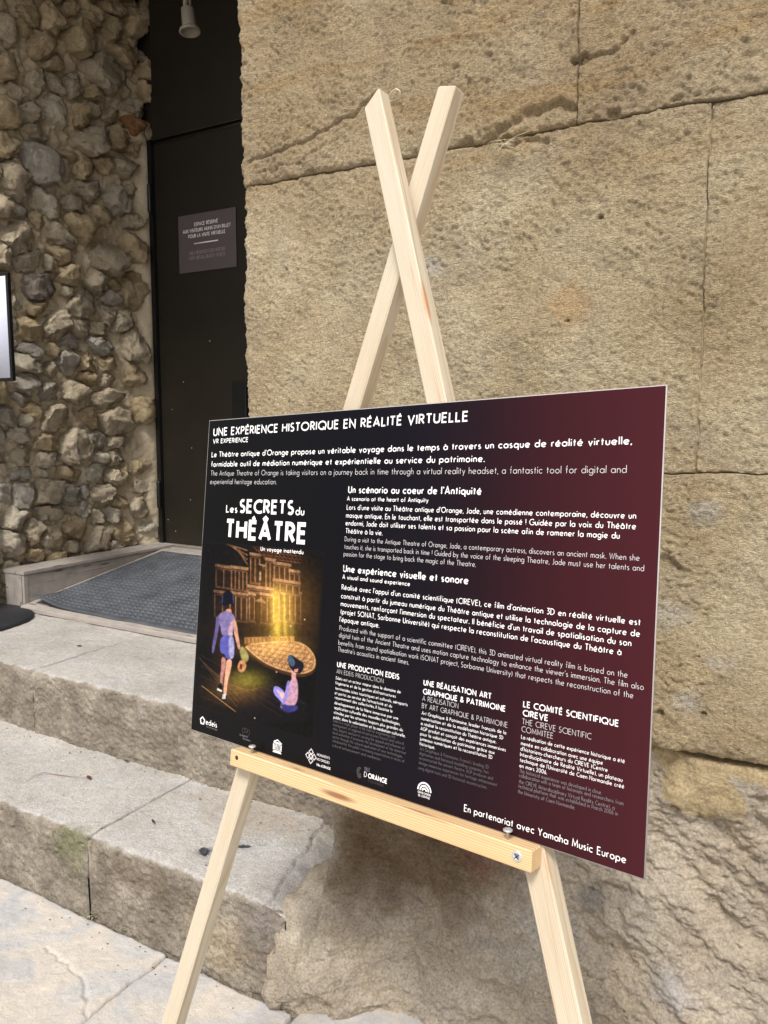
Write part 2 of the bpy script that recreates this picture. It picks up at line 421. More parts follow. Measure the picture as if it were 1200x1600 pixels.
# ------------------------------------------------------------------ materials in use
MOSS += [((-1.90, 1.42, 0.20), (0.10, 0.06, 0.09), 0.65, sl((96, 104, 58))),
         ((-1.477, 1.548, 0.25), (0.035, 0.03, 0.05), 0.75, sl((86, 88, 96))),
         ((-1.40, 1.62, 0.25), (0.05, 0.02, 0.05), 0.5, sl((96, 98, 102))),
         ((-1.20, 1.55, 0.20), (0.09, 0.22, 0.10), 0.5, sl((140, 134, 130))),
         ((-1.45, 1.78, 0.25), (0.30, 0.12, 0.05), 0.4, sl((150, 132, 108))),
         ((-1.62, 1.43, 0.19), (0.22, 0.05, 0.07), 0.45, sl((92, 74, 56))),
         ((-1.34, 1.43, 0.10), (0.14, 0.05, 0.10), 0.4, sl((186, 168, 136)))]
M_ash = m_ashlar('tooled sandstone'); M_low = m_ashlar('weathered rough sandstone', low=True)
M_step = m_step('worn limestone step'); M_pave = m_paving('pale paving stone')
M_mortar = m_mortar('lime mortar'); M_joint = m_mortar('joint mortar', (96, 84, 66), (130, 116, 92))
M_plaster = m_mortar('smooth lime render', (190, 174, 146), (208, 194, 168), 60, 0.002)
M_rub = [m_rubble('grey brown rubble', (178, 162, 136), (210, 196, 170)), m_rubble('tan rubble', (184, 162, 126), (214, 194, 156)),
         m_rubble('pale rubble', (194, 182, 160), (222, 212, 190)), m_rubble('dark grey rubble', (124, 114, 108), (168, 156, 142)), m_rubble('orange brick', (160, 108, 66), (186, 134, 88)),
         m_rubble('cool grey rubble', (168, 160, 148), (200, 192, 178))]
M_door = m_plain('dark bronze painted steel', sl((36, 32, 25)), 0.42, 0, 8, 0.12, 0.05, 200)
M_black = m_plain('black iron', sl((20, 20, 20)), 0.4, 0, 20, 0.15)
M_soffit = m_plain('dark brown recess wall', sl((60, 50, 40)), 0.9)  # one even dark brown, used on the walls round the door
M_grey = m_plain('grey lamp housing', sl((132, 124, 110)), 0.5, 0, 20, 0.08)
M_rubber = m_plain('black rubber', sl((38, 40, 44)), 0.6, 0, 30, 0.2, 0.2, 80)

X_, Y_, Z_ = (1, 0, 0), (0, 1, 0), (0, 0, 1)
def bb(name, x0, x1, y0, y1, z0, z1, mat, parent, bev=0, **k):
    return add_box(name, ((x0+x1)/2, (y0+y1)/2, (z0+z1)/2), X_, Y_, Z_, x1-x0, y1-y0, z1-z0, mat, parent, bev, **k)
# ------------------------------------------------------------------ ashlar facade
def edge_loss(d, Rr):
    q = np.clip(d/Rr, 0, 1); return Rr*(1-np.sqrt(np.clip(1-(1-q)**2, 0, 1)))
def ashlar(parent, X0, X1, Z0, Z1, Y, res, seed, Rl=.0045, Rr=.0045, Rb=.005, Rt=.005, amp=1.0, mat=None, depth=.45, wob=(.003, .003), extra=None, low=False, sideX=None, name='stone_block', damp=None):
    nx = max(3, int((X1-X0)/res)+1); nz = max(3, int((Z1-Z0)/res)+1)
    # extra grid lines near the borders so the arris is crisp
    def ax(a, b, n):
        u = np.linspace(0, 1, n); e = .006/(b-a)
        return a+(b-a)*np.unique(np.concatenate([u, [e*.12, e*.35, 1-e*.35, 1-e*.12]]))
    x, z = np.meshgrid(ax(X0, X1, nx), ax(Z0, Z1, nz))
    dl, dr, db, dt = x-X0, X1-x, z-Z0, Z1-z
    s = (x-X0)/(X1-X0); q = (z-Z0)/(Z1-Z0)
    xw = wob[0]*fbm(z*9, z*0+X0*7, 0, 11, 5, .6)*(1-s)**4 + wob[1]*fbm(z*9, z*0+X1*7, 0, 11, 5, .6)*s**4
    zw = .0035*(fbm(x*8, x*0+Z0*7, 0, 12, 5, .55)*(1-q)**3 + fbm(x*8, x*0+Z1*7, 0, 12, 5, .55)*q**3)
    if sideX is not None: xw = xw + sideX(z)*(1-s)**3
    x2, z2 = x+xw, z+zw
    if low:
        h = .012*fbm(x*7, z*7, 0, seed, 3) + .011*fbm(x*13+z*6, z*18, 0, seed+3, 4, .62) + .0050*fbm(x*60+z*20, z*85, 0, seed+5, 2, .8)
    else:
        a = R_(33); u = x*math.cos(a)-z*math.sin(a); v = x*math.sin(a)+z*math.cos(a)   # slanting chisel strokes
        w = .012*fbm(x*12, z*12, 0, seed+2, 3)
        m = .5+.5*fbm(x*3, z*3, 0, seed+9, 2)
        h = .0040*fbm(x*5, z*5, 0, seed, 3) + .0024*fbm((u+w)*30, (v+w)*95, 0, seed+1, 2, .7)*(m+.2) + .0028*fbm(x*95, z*115, 0, seed+4, 2, .8) + .0022*fbm((u+w)*12, (v+w)*30, 0, seed+7, 2)
        h = np.where(h < 0, h*.8, h*1.25)
        pk = noise(x*38, z*38, 0, seed+8); h = h-.003*sstep(1.02, 1.15, pk)
    h = h*amp
    if damp is not None: h = h*damp(x, z)
    jit = 1+.5*fbm(x*25, z*25, 0, seed+20, 3)
    for d, r in ((dl, Rl), (dr, Rr), (db, Rb), (dt, Rt)): h = h-edge_loss(d, r*np.clip(jit, .35, 2))
    if extra is not None: h = h+extra(x, z)
    P = np.stack([x2, np.full_like(x, Y), z2], -1); N = np.zeros_like(P); N[..., 1] = -1
    return relief_block(name, P, N, h, np.array([0, depth, 0]), mat or M_ash, parent)

facade = tag(empty('ashlar_wall', (-1.36, 1.62, 0)), 'big tan sandstone ashlar wall with rough chisel marks right of the dark door', 'wall')
YF = 1.62
def dimples(lst):
    def f(x, z):
        o = 0
        for cx, cz, r, d in lst:
            q = np.hypot(x-cx, (z-cz)*1.2)/r; o = o-d*(1-sstep(.3, 1.0, q+.25*noise(x*60, z*60, 0, 5)))
        return o
    return f
def seam(pts, wid, dep):   # a crack along a polyline in x,z
    P_ = np.array(pts)
    def f(x, z):
        wx = x+.006*fbm(x*30, z*30, 0, 77, 3); wz = z+.006*fbm(x*30, z*30, 3.1, 78, 3)
        best = np.full(x.shape, 9.0)
        for (a, b), (c, d) in zip(P_[:-1], P_[1:]):
            t = np.clip(((wx-a)*(c-a)+(wz-b)*(d-b))/((c-a)**2+(d-b)**2), 0, 1)
            best = np.minimum(best, np.hypot(wx-a-t*(c-a), wz-b-t*(d-b)))
        return -dep*np.exp(-(best/wid)**2)
    return f
def both(*fs): return lambda x, z: sum(f(x, z) for f in fs)
g = .0008
RES = .0034
c1 = both(seam([(-1.33, 2.10), (-1.15, 2.125), (-1.02, 2.16), (-.96, 2.19)], .004, .009), seam([(-1.3, 2.07), (-1.18, 2.075), (-1.05, 2.12)], .003, .006),
          seam([(-.68, 2.05), (-.60, 2.085), (-.53, 2.088), (-.495, 2.075)], .010, .016), dimples([(-.643, 2.042, .016, .03), (-.5, 2.165, .012, .02), (-.73, 2.05, .02, .012)]))
ashlar(facade, -1.36, -.493-g, 2.044+g, 2.62, YF-.006, RES, 31, Rl=.022, Rt=.006, Rb=.014, wob=(.010, .002), amp=1.1, extra=c1)
c1b = both(seam([(-.49, 2.165), (-.43, 2.168), (-.38, 2.195)], .004, .008), dimples([(-.485, 2.168, .016, .02), (-.42, 2.05, .02, .012), (-.30, 2.048, .02, .012)]))
ashlar(facade, -.493+g, .75, 2.044+g, 2.62, YF, RES, 32, extra=c1b, amp=1.05)
lo2 = both(dimples([(-.643, 2.036, .022, .02), (-.437, 1.86, .006, .012), (-.61, 1.81, .006, .006), (-.50, 1.66, .006, .008), (-1.22, 1.83, .006, .008)]), seam([(-.66, 2.037), (-.55, 2.025)], .006, .008))
ashlar(facade, -1.36, -.238-.001, 1.352+g, 2.042, YF, RES, 33, Rl=.020, Rt=.006, Rr=.004, wob=(.007, .003), amp=1.0, extra=lo2)
ashlar(facade, -.238+.001, .95, 1.352+g, 2.042, YF+.004, RES, 34, Rl=.003, Rt=.006, wob=(.003, .003), amp=1.0)
c3 = both(dimples([(-.283, 1.17, .030, .016), (-.285, .862, .013, .016), (-.265, .84, .03, .006), (-.20, .875, .008, .012), (-.25, .96, .02, .004)]),
          seam([(-.26, .935), (-.235, .925), (-.20, .935)], .004, .006))
ashlar(facade, -.62+g, .95, .787, 1.351, YF-.003, RES, 35, Rb=.022, Rt=.003, wob=(.003, .003), amp=1.1, extra=c3)
ashlar(facade, -1.36, -.62-g, .787, 1.351, YF, RES*1.6, 36, Rl=.02, Rb=.02)
# lowest course: rough, set back under the ledge, bulging out towards the ground
def patch(x, z): return 1-sstep(.85, 1.0, np.minimum(np.hypot((x+.20)/.10, (z-.715)/.085), np.hypot((x+.12)/.26, (z-.775)/.035))+.35*fbm(x*14, z*14, 0, 4, 4))
def bulge(x, z):
    k = 1-sstep(-.05, .62, z); left = 1-sstep(-1.12, -.75, x)
    b = .12*k*k + .13*left*(1-sstep(0, .36, z)) + .03*sstep(.3, 1.0, fbm(x*4, z*4, 0, 91, 3)+.6)
    b = b - .05*np.exp(-((x+.86)/.10)**2-((z-.12)/.16)**2) 
    b = b + .012*np.exp(-((x+.30)/.16)**2-((z-.24)/.06)**2)
    pl = patch(x, z)
    return b + pl*.007
def flare(z): return -.030*(1-sstep(.0, .20, z)) + .012*sstep(.05,.15,z)*(1-sstep(.2, .32, z))
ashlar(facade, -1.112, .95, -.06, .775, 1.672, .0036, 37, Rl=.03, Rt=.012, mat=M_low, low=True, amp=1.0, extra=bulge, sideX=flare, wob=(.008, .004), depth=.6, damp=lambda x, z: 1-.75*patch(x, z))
bb('joint_mortar', -.2405, -.2345, YF+.009, YF+.05, .80, 2.03, m_mortar('joint filler', (150, 134, 108), (178, 160, 130), 60, .004), facade)
bb('joint_mortar', -.495, -.491, YF+.010, YF+.05, 2.05, 2.60, M_joint, facade)
# coarser courses outside the picture
for (a, b, zz0, zz1, sd) in ((.955, 2.4, 1.352, 2.038, 41), (.955, 2.4, .787, 1.347, 42), (.755, 2.4, 2.044, 2.62, 43), (-1.36, .2, 2.626, 3.3, 44), (.205, 2.4, 2.626, 3.3, 45), (.955, 2.4, -.06, .775, 46),
                            (-1.36, -.3, 3.306, 4.1, 47), (-.295, 2.4, 3.306, 4.1, 48), (-3.0, -.8, 4.106, 4.9, 49), (-.795, 2.4, 4.106, 4.9, 50), (-5.6, -3.005, 4.106, 4.9, 51)):
    ashlar(facade, a, b, zz0, zz1, YF, .03, sd)
for i, (zz0, zz1) in enumerate(((0, .775), (.78, 1.40), (1.405, 2.05), (2.055, 2.7), (2.705, 3.4), (3.405, 4.1))):
    ashlar(facade, -5.6, -3.80, zz0, zz1, YF, .03, 60+i)
bb('joint_mortar', -1.33, 2.38, YF+.020, 3.7, .795, 4.09, M_mortar, facade)
bb('joint_mortar', -1.08, 2.38, 1.73, 3.7, -.05, .783, M_joint, facade)
bb('joint_mortar', -5.58, 2.38, 1.665, 3.7, 4.10, 4.88, M_mortar, facade)
bb('joint_mortar', -5.58, -3.86, 1.665, 3.7, -.05, 4.095, M_joint, facade)

import bmesh
_b = bmesh.new(); bmesh.ops.create_icosphere(_b, subdivisions=4, radius=1.0); _b.verts.ensure_lookup_table()
ICO4 = np.array([v.co for v in _b.verts]); ICO4F = np.array([[v.index for v in f.verts] for f in _b.faces]); _b.free()
_b = bmesh.new(); bmesh.ops.create_icosphere(_b, subdivisions=3, radius=1.0); _b.verts.ensure_lookup_table()
ICO3 = np.array([v.co for v in _b.verts]); ICO3F = np.array([[v.index for v in f.verts] for f in _b.faces]); _b.free()
# ------------------------------------------------------------------ steps
def step_block(parent, X0, X1, Yf, Yb, z0, z1, res, seed, coarse_from=9, extra=None, R=.018, name='step_block'):
    nx = int((X1-X0)/res)+1
    e = .004
    xs = np.unique(np.concatenate([np.linspace(X0, X1, nx), [X0+e*.3, X0+e, X1-e, X1-e*.3]]))
    yb = []; y = Yf+R
    while y < Yb:
        yb.append(y); y += res if y-Yf < coarse_from else .02
    yb.append(Yb)
    prof = [(yy, z1, 0, 1) for yy in yb[::-1]]
    for a in np.linspace(0, math.pi/2, 8)[1:-1]:
        prof.append((Yf+R-R*math.sin(a), z1-R+R*math.cos(a), -math.sin(a), math.cos(a)))
    for zz in np.linspace(z1-R, z0, max(3, int((z1-R-z0)/res))): prof.append((Yf, zz, -1, 0))
    prof = np.array(prof)
    P = np.zeros((len(prof), len(xs), 3)); P[..., 0] = xs[None]; P[..., 1] = prof[:, 0, None]; P[..., 2] = prof[:, 1, None]
    N = np.zeros_like(P); N[..., 1] = prof[:, 2, None]; N[..., 2] = prof[:, 3, None]
    x, y, z = P[..., 0], P[..., 1], P[..., 2]
    ris = -N[..., 1]
    h = .004*fbm(x*4, (y-z)*4, 0, seed, 3) + .0012*fbm(x*40, (y-z)*40, 0, seed+1, 3)
    h = h + ris*(.006*fbm(x*9, z*12, 0, seed+2, 4, .55) + .0042*fbm(x*60, z*60, 0, seed+3, 3, .75))
    arris = np.exp(-(((y-Yf)+(z1-z))/.03)**2)
    h = h + arris*(.006*fbm(x*14, x*0, 0, seed+4, 4, .6)-.002)
    jit = np.clip(1+.7*fbm(x*12, (y-z)*12, 0, seed+9, 3), .3, 2.4)
    h = h - edge_loss(x-X0, .007*jit) - edge_loss(X1-x, .007*jit)
    if extra is not None: h = h+extra(x, y, z, ris)
    wob = .012*fbm(np.stack([(y-z)*6]*1)[0], y*0, 0, 501+int(X0*10), 3)*0
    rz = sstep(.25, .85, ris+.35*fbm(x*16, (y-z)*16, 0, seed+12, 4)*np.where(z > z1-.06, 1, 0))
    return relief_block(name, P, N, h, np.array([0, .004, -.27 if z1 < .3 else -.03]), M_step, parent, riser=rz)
steps = tag(empty('stone_steps', (-2.6, 1.43, 0)), 'two worn pale limestone steps climbing to the dark door', 'steps')
def chip(x, y, z, ris):
    xl = -1.173-.25*(y-1.436); d = x-xl+.012*fbm(x*12, y*12, z*12, 8, 3)
    h = -.008*np.exp(-(d/.004)**2) - np.where(d > 0, .005+.42*np.clip(d, 0, .1)*(1-.2*ris), 0)
    return h - .004*np.exp(-((x+1.30+.2*(z))/.02)**2)*ris
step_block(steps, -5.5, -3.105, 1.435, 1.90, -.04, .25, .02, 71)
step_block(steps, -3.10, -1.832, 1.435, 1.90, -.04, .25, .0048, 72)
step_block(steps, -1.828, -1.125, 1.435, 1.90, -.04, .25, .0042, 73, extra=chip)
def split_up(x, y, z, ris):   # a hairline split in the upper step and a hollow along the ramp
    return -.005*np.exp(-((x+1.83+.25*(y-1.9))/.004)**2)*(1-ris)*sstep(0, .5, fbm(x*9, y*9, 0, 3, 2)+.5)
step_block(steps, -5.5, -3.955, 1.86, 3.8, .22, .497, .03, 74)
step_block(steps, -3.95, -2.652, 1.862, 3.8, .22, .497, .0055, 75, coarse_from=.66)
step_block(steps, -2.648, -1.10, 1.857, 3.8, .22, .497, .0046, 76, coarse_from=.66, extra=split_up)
bb('step_core', -5.45, -1.30, 1.452, 3.75, -.04, .225, M_joint, steps)
def lump(c, rad, seed, mat, parent, name, pw=.55, amp=.012):
    D = ICO4; q = np.hypot(D[:, 0], D[:, 1]); sg = np.sign(D)*np.abs(D)**pw; P_ = sg*np.array(rad)
    n = D; d = amp*fbm(P_[:, 0]*12+seed, P_[:, 1]*12, P_[:, 2]*12, 3, 4, .6)+amp*.4*fbm(P_[:, 0]*50+seed, P_[:, 1]*50, P_[:, 2]*50, 3, 3, .7)
    P_ = P_+n*d[:, None]; P_[:, 2] -= .25*np.clip(P_[:, 0], -.1, .1)*(P_[:, 2] > 0)
    return mesh_obj(name, P_+np.array(c), ICO4F, mat, parent)
M_fill = m_mortar('grey eroded fill', (128, 119, 108), (160, 150, 136), 90, .012)
lump((-1.120, 1.605, .092), (.062, .170, .152), 3.3, M_low, steps, 'eroded_fill', .6, .020)
bb('joint_mortar', -1.836, -1.824, 1.4395, 1.47, -.02, .232, M_fill, steps)
bb('joint_mortar', -2.655, -2.645, 1.866, 1.90, .22, .480, M_fill, steps)
lump((-1.135, 1.432, .015), (.035, .03, .032), 9.1, M_low, steps, 'broken_stone', .8, .014)

# ------------------------------------------------------------------ ground
gv = [(-40, -40, -.02), (40, -40, -.02), (40, 40, -.02), (-40, 40, -.02)]
tag(mesh_obj('ground', gv, [[0, 1, 2, 3]], M_pave, None, False), kind='structure')
def paving(X0, X1, Y0, Y1, seed, res=.005, extra=None):
    xs = np.linspace(X0, X1, int((X1-X0)/res)+1); ys = np.linspace(Y0, Y1, int((Y1-Y0)/res)+1)
    x, y = np.meshgrid(xs, ys)
    s = (x-X0)/(X1-X0); w = .010*fbm(y*7, y*0+np.round(X0, 2), 0, 8, 4)*(1-s)**6+.010*fbm(y*7, y*0+np.round(X1, 2), 0, 8, 4)*s**6
    h = .004*fbm(x*3, y*3, 0, seed, 3)+.0016*fbm(x*22, y*22, 0, seed+1, 4)+.0006*fbm(x*80, y*80, 0, seed+2, 2)
    jit = np.clip(1+.6*fbm(x*14, y*14, 0, seed+5, 3), .3, 2.4)
    for d in (x-X0, X1-x, y-Y0, Y1-y): h = h-edge_loss(d, .009*jit)
    if extra is not None: h = h+extra(x, y)
    P = np.stack([x+w, y, np.zeros_like(x)], -1); N = np.zeros_like(P); N[..., 2] = 1
    return relief_block('paving_stone', P, N, h, np.array([0, 0, -.03]), M_pave, pave)
pave = tag(empty('pavement', (-1.5, 1.0, 0)), kind='structure')
ck = seam([(-1.83, 1.285), (-1.76, 1.272), (-1.70, 1.262), (-1.63, 1.252), (-1.575, 1.215), (-1.515, 1.163)], .004, .006)
paving(-2.60, -1.512, .45, 1.43, 81, .0045, ck)
paving(-1.508, -1.085, .45, 1.425, 82, .0045)
paving(-3.7, -2.605, .45, 1.43, 83, .012)
paving(-1.08, .2, .45, 1.60, 84, .012)
paving(.205, 1.5, .45, 1.60, 85, .02)
for i in range(5): paving(-4+i*1.1, -4+i*1.1+1.095, -.55, .445, 86+i, .025)

# ------------------------------------------------------------------ rubble jamb of the doorway
XW = -3.725
rubble = tag(empty('rubble_wall', (XW, 2.4, .45)), 'rubble masonry wall of rough grey and tan stones left of the dark door', 'wall')
ys = np.linspace(1.62, 3.56, 240); zs = np.linspace(.3, 4.12, 460)
y, z = np.meshgrid(ys, zs)
st = (.45*sstep(3.15, 3.40, y)*(1-sstep(1.7, 2.2, z))+.55*sstep(3.40, 3.53, y)+.45*sstep(3.40, 3.53, y)*sstep(1.7, 2.2, z))*(1-sstep(3.0, 3.35, z))
hm = .022*fbm(y*7, z*7, 0, 5, 4)*(1-st)+.010*fbm(y*26, z*30, 0, 6, 4, .6)*(1-.75*st) + st*.085
hm = hm+.004*(1-st)
P = np.stack([np.full_like(y, XW-.05), y, z], -1); N = np.zeros_like(P); N[..., 0] = 1
relief_block('mortar_bed', P, N, hm, np.array([-.08, 0, 0]), M_plaster, rubble)
STONES = """A 220 60 230 150 30|50 40 150 110 0|75 190 160 220 10|385 120 160 210 0|520 40 130 110 0|200 190 170 130 35|330 300 260 160 30|640 80 160 140 0|600 260 280 170 20|400 420 160 120 -20|75 450 160 160 0|290 560 150 130 -20|740 500 440 210 18|820 180 200 160 40|960 120 220 200 20|1130 230 150 190 0|1040 40 160 80 0|1080 400 170 110 0|1070 500 190 120 5|1050 640 140 130 0|880 370 180 160 40|155 630 110 150 0|50 770 200 240 40|240 750 180 180 -30|430 760 240 240 0|420 560 150 160 0|557 580 120 180 40|700 640 160 100 10|590 800 170 140 0|700 750 110 90 0|790 810 130 120 0|960 860 150 110 10|1060 930 60 150 0|840 940 140 220 20|640 960 280 170 15|300 900 260 90 25|290 1130 320 300 30|60 1000 170 130 20|130 1230 240 260 20|10 1180 60 170 0|350 1400 220 210 25|600 1180 260 190 10|750 1130 120 100 15|890 1160 180 200 0|630 1300 210 150 10|950 1040 150 110 0|490 1170 90 160 20|840 1380 170 180 0|930 1320 90 120 0|960 740 170 90 25|520 1080 130 80 30|50 1420 150 170 25
B 180 150 120 100 0|310 190 150 110 15|150 300 280 230 15|480 310 300 160 15|450 430 250 160 20|560 70 180 130 20|730 150 260 110 28|590 250 280 180 30|960 190 130 130 0|960 370 170 190 0|760 480 300 190 8|40 450 130 160 10|235 490 220 140 -5|395 480 110 150 20|285 655 310 180 3|510 580 150 170 10|510 680 110 60 10|690 610 200 150 10|840 645 100 90 0|970 690 190 200 10|310 800 170 100 0|125 780 130 110 15|90 640 90 170 0|600 770 260 170 -20|800 735 220 70 10|430 920 230 150 5|780 860 240 110 -5|260 960 250 130 18|110 950 100 150 10|600 950 120 140 0|730 950 150 80 0|520 1045 240 110 12|730 1060 240 120 20|250 1110 180 100 5|390 1100 110 90 0|220 1190 230 120 5|510 1170 190 180 30|860 900 160 120 0|950 1060 170 240 10|640 1170 140 140 0|780 1200 120 110 -10|120 1030 80 80 0|390 1240 90 90 -30|780 1320 210 100 10|930 1260 180 140 0|1040 1260 70 120 0|210 1320 200 110 0|390 1370 160 180 0|560 1390 190 180 30|770 1430 220 120 10|210 1425 200 80 8|50 1380 140 130 0|640 1300 140 90 10
C 90 300 180 140 10|260 280 160 110 20|220 340 100 90 10|410 330 230 180 -25|660 320 120 130 0|831 361 210 150 25|990 280 200 140 -5|40 420 90 130 0|150 460 170 90 15|350 490 230 110 5|550 540 200 230 5|700 480 160 120 15|830 490 130 80 0|160 580 230 130 10|350 630 180 110 5|710 590 170 90 5|830 600 80 110 0|40 700 100 150 0|180 710 190 100 0|530 700 210 90 5|700 700 140 110 -5|820 740 150 90 0|330 710 110 70 10|900 680 100 150 0|1010 680 160 130 0|1000 810 180 100 -5|190 860 160 180 0|360 840 190 160 -15|520 870 170 140 0|635 830 70 130 0|750 850 180 90 0|50 860 130 150 10|370 1000 250 120 -5|620 970 110 110 0|810 1000 150 90 -10|130 1030 210 140 15|30 1010 60 120 0|560 1090 190 180 10|400 1150 150 160 0|270 1120 120 200 0|110 1200 260 180 10|710 1170 150 170 0|890 1120 120 190 -15|1040 1100 120 160 0|530 1230 140 110 0|980 940 160 140 0|700 1020 100 100 0|280 1280 130 90 0|20 1270 110 160 0|960 1190 110 80 0|20 600 60 100 0|285 415 130 60 0"""
rng = random.Random(4)
seeds = []   # (cy, cz, angles-> radius fn as 48 samples, material index, protrusion)
NA = 48
ANG = np.arange(NA)*2*math.pi/NA
def add_outline(pts, mi=None, pro=None):
    pts = np.array(pts); c = pts.mean(0); d = pts-c
    th = np.arctan2(d[:, 1], d[:, 0]) % (2*math.pi); r = np.hypot(d[:, 0], d[:, 1]); o = np.argsort(th)
    rad = np.interp(ANG, th[o], r[o], period=2*math.pi)
    seeds.append([c, rad, mi, pro])
special = {('A', 31): 4, ('B', 14): 3, ('A', 36): 5, ('A', 15): 1, ('A', 24): 2, ('C', 26): 5, ('C', 10): 0, ('C', 28): 5}
for line in STONES.split('\n'):
    k, body = line[0], line[2:]; oy = {'A': 0, 'B': 300, 'C': 580}[k]
    for i, sp in enumerate(body.split('|')):
        cx, cy, w, h, a = map(float, sp.split()); ca, sa = math.cos(R_(a)), math.sin(R_(a)); pts = []
        for q in range(28):
            t = 2*math.pi*q/28; ex = abs(math.cos(t))**.75*math.copysign(1, math.cos(t))*w/2; ey = abs(math.sin(t))**.75*math.copysign(1, math.sin(t))*h/2
            px, py = (cx+ex*ca-ey*sa)/4.444, (cy+ex*sa+ey*ca)/4.444+oy
            p = at_x(px, py, XW+.02); pts.append((p[1], p[2]))
        add_outline(pts, special.get((k, i)), .115 if (k, i) == ('A', 15) else None)
nm = len(seeds)
def rad_at(s, th): return np.interp(th % (2*math.pi), ANG, s[1], period=2*math.pi)
tries = 0
while len(seeds) < 292 and tries < 9000:
    tries += 1
    yy, zz = rng.uniform(1.66, 3.50), rng.uniform(.42, 4.05)
    if yy > 3.3 and zz < 2.9: continue
    r0 = rng.uniform(.045, .11) if tries < 5000 else rng.uniform(.03, .05)
    ok = True
    for s in seeds:
        dx, dz = s[0][0]-yy, s[0][1]-zz; D = math.hypot(dx, dz)
        if D < .5 and D < (rad_at(s, math.atan2(-dz, -dx))+r0*.75)*.92: ok = False; break
    if ok:
        asp = rng.uniform(1.0, 1.7); rt_ = rng.uniform(-.3, .3); pts = []
        for q in range(28):
            t = 2*math.pi*q/28; ex, ey = r0*asp*math.cos(t), r0/asp**.3*math.sin(t)
            pts.append((yy+ex*math.cos(rt_)-ey*math.sin(rt_), zz+ex*math.sin(rt_)+ey*math.cos(rt_)))
        add_outline(pts)
# clip against neighbours
outl = []
for i, s in enumerate(seeds):
    rad = s[1].copy()*1.34
    for j, q in enumerate(seeds):
        if i == j: continue
        d = q[0]-s[0]; D = np.hypot(*d)
        if D > .7: continue
        th = math.atan2(d[1], d[0]); ri, rj = rad_at(s, th), rad_at(q, th+math.pi)
        lim = D*ri/(ri+rj)-.003
        c = np.cos(ANG-th); lm = np.where(c > .05, lim/np.maximum(c, .05), 9)
        rad = np.minimum(rad, lm)
    outl.append(np.maximum(rad, .012))
nr = np.random.RandomState(7)
for i, s in enumerate(seeds):
    size = outl[i].mean()
    big = size > .05 and s[0][0] > 2.2
    D, F = (ICO4, ICO4F) if big else (ICO3, ICO3F)
    th = np.arctan2(D[:, 1], D[:, 0]); q = np.hypot(D[:, 0], D[:, 1])
    rr = np.interp(th % (2*math.pi), ANG, outl[i], period=2*math.pi)
    pro = s[3] or min(.11, max(.045, size*rng.uniform(.7, 1.15)))*(1.25 if s[0][0] > 3.1 else 1)
    k = np.sign(q)*np.power(q, .5)
    u = k*np.cos(th)*rr; v = k*np.sin(th)*rr; w = np.sign(D[:, 2])*np.abs(D[:, 2])**.55*pro
    pts = np.stack([u, v, w], -1)
    lo = .20*size
    off = nr.uniform(0, 50)
    for kf in range(5):
        a = nr.uniform(0, 2*math.pi); n_ = np.array([math.cos(a), math.sin(a), nr.uniform(0, .25)]); n_ /= np.linalg.norm(n_)
        ext = (pts@n_).max(); ex = pts@n_-ext*nr.uniform(.74, .95); m_ = ex > 0; pts[m_] -= np.outer(ex[m_], n_)
    # broken planes
    for kf in range(nr.randint(4, 9)):
        n_ = nr.normal(size=3); n_[2] = abs(n_[2])*1.1+.25; n_ /= np.linalg.norm(n_)
        ext = (pts@n_).max(); lim = ext*nr.uniform(.58, .92)
        ex = pts@n_-lim; m_ = ex > 0
        pts[m_] -= np.outer(ex[m_], n_)*.98
    nz = fbm(pts[:, 0]*10+off, pts[:, 1]*20, pts[:, 2]*12, 3, 5, .62)
    rid = fbm(pts[:, 0]*26+off, pts[:, 1]*70, pts[:, 2]*30, 9, 3, .7)
    nd = pts/np.maximum(np.linalg.norm(pts, axis=1), 1e-6)[:, None]
    pts = pts+nd*((nz*.014+rid*.011)*min(1, size/.07))[:, None]
    zt = s[0][1]
    W = np.stack([XW-.045+pts[:, 2]+nr.uniform(-.010, .018), s[0][0]+pts[:, 0], s[0][1]+pts[:, 1]], -1)
    W[:, 1] = np.minimum(W[:, 1], 3.53 if s[0][1] < 3.0 else 3.60)
    mi = s[2] if s[2] is not None else [0, 1, 0, 2, 5, 0, 1][nr.randint(7)]
    if s[2] is None and s[0][1] > 2.9: mi = [0, 1, 1][nr.randint(3)]
    mesh_obj('rubble_stone', W, F[:, [0, 1, 2]], M_rub[mi], rubble)

# ------------------------------------------------------------------ door, recess, lamp
YD = 3.54
M_glimmer = m_plain('painted edge glimmer', sl((84, 78, 66)), .5)  # lighter colour painted in for the glimmer on the transom edges
door = tag(empty('metal_door', (-3.1, YD, .69)), 'tall dark brown metal door at the back of the stone recess', 'door')
bb('door_leaf', -3.64, -2.42, YD, YD+.05, .695, 3.092, M_door, door, .002)
bb('top_panel', -3.64, -2.42, YD-.004, YD+.05, 3.120, 4.05, M_door, door, .002)
bb('transom_bar', -3.64, -2.42, YD+.006, YD+.05, 3.094, 3.118, M_black, door)
for zz in (3.0935, 3.1185): bb('edge_glimmer', -3.64, -2.42, YD-.008, YD-.0045, zz-.0012, zz+.0012, M_glimmer, door)  # thin pale strips added to stand for light catching the bar's edges
bb('door_frame', -3.675, -3.642, YD-.022, YD+.05, .695, 3.12, M_black, door, .002)
bb('door_frame', -2.418, -2.36, YD-.022, YD+.05, .695, 4.05, M_black, door, .002)
for zz in (at_y(241, 312, YD)[2], at_y(253, 772, YD)[2]):
    h = lathe('hinge', (-3.652, YD-.034, zz-.085), [(.001, 0), (.012, .002), (.014, .01), (.014, .16), (.012, .168), (.001, .17)], M_black, door, n=14)
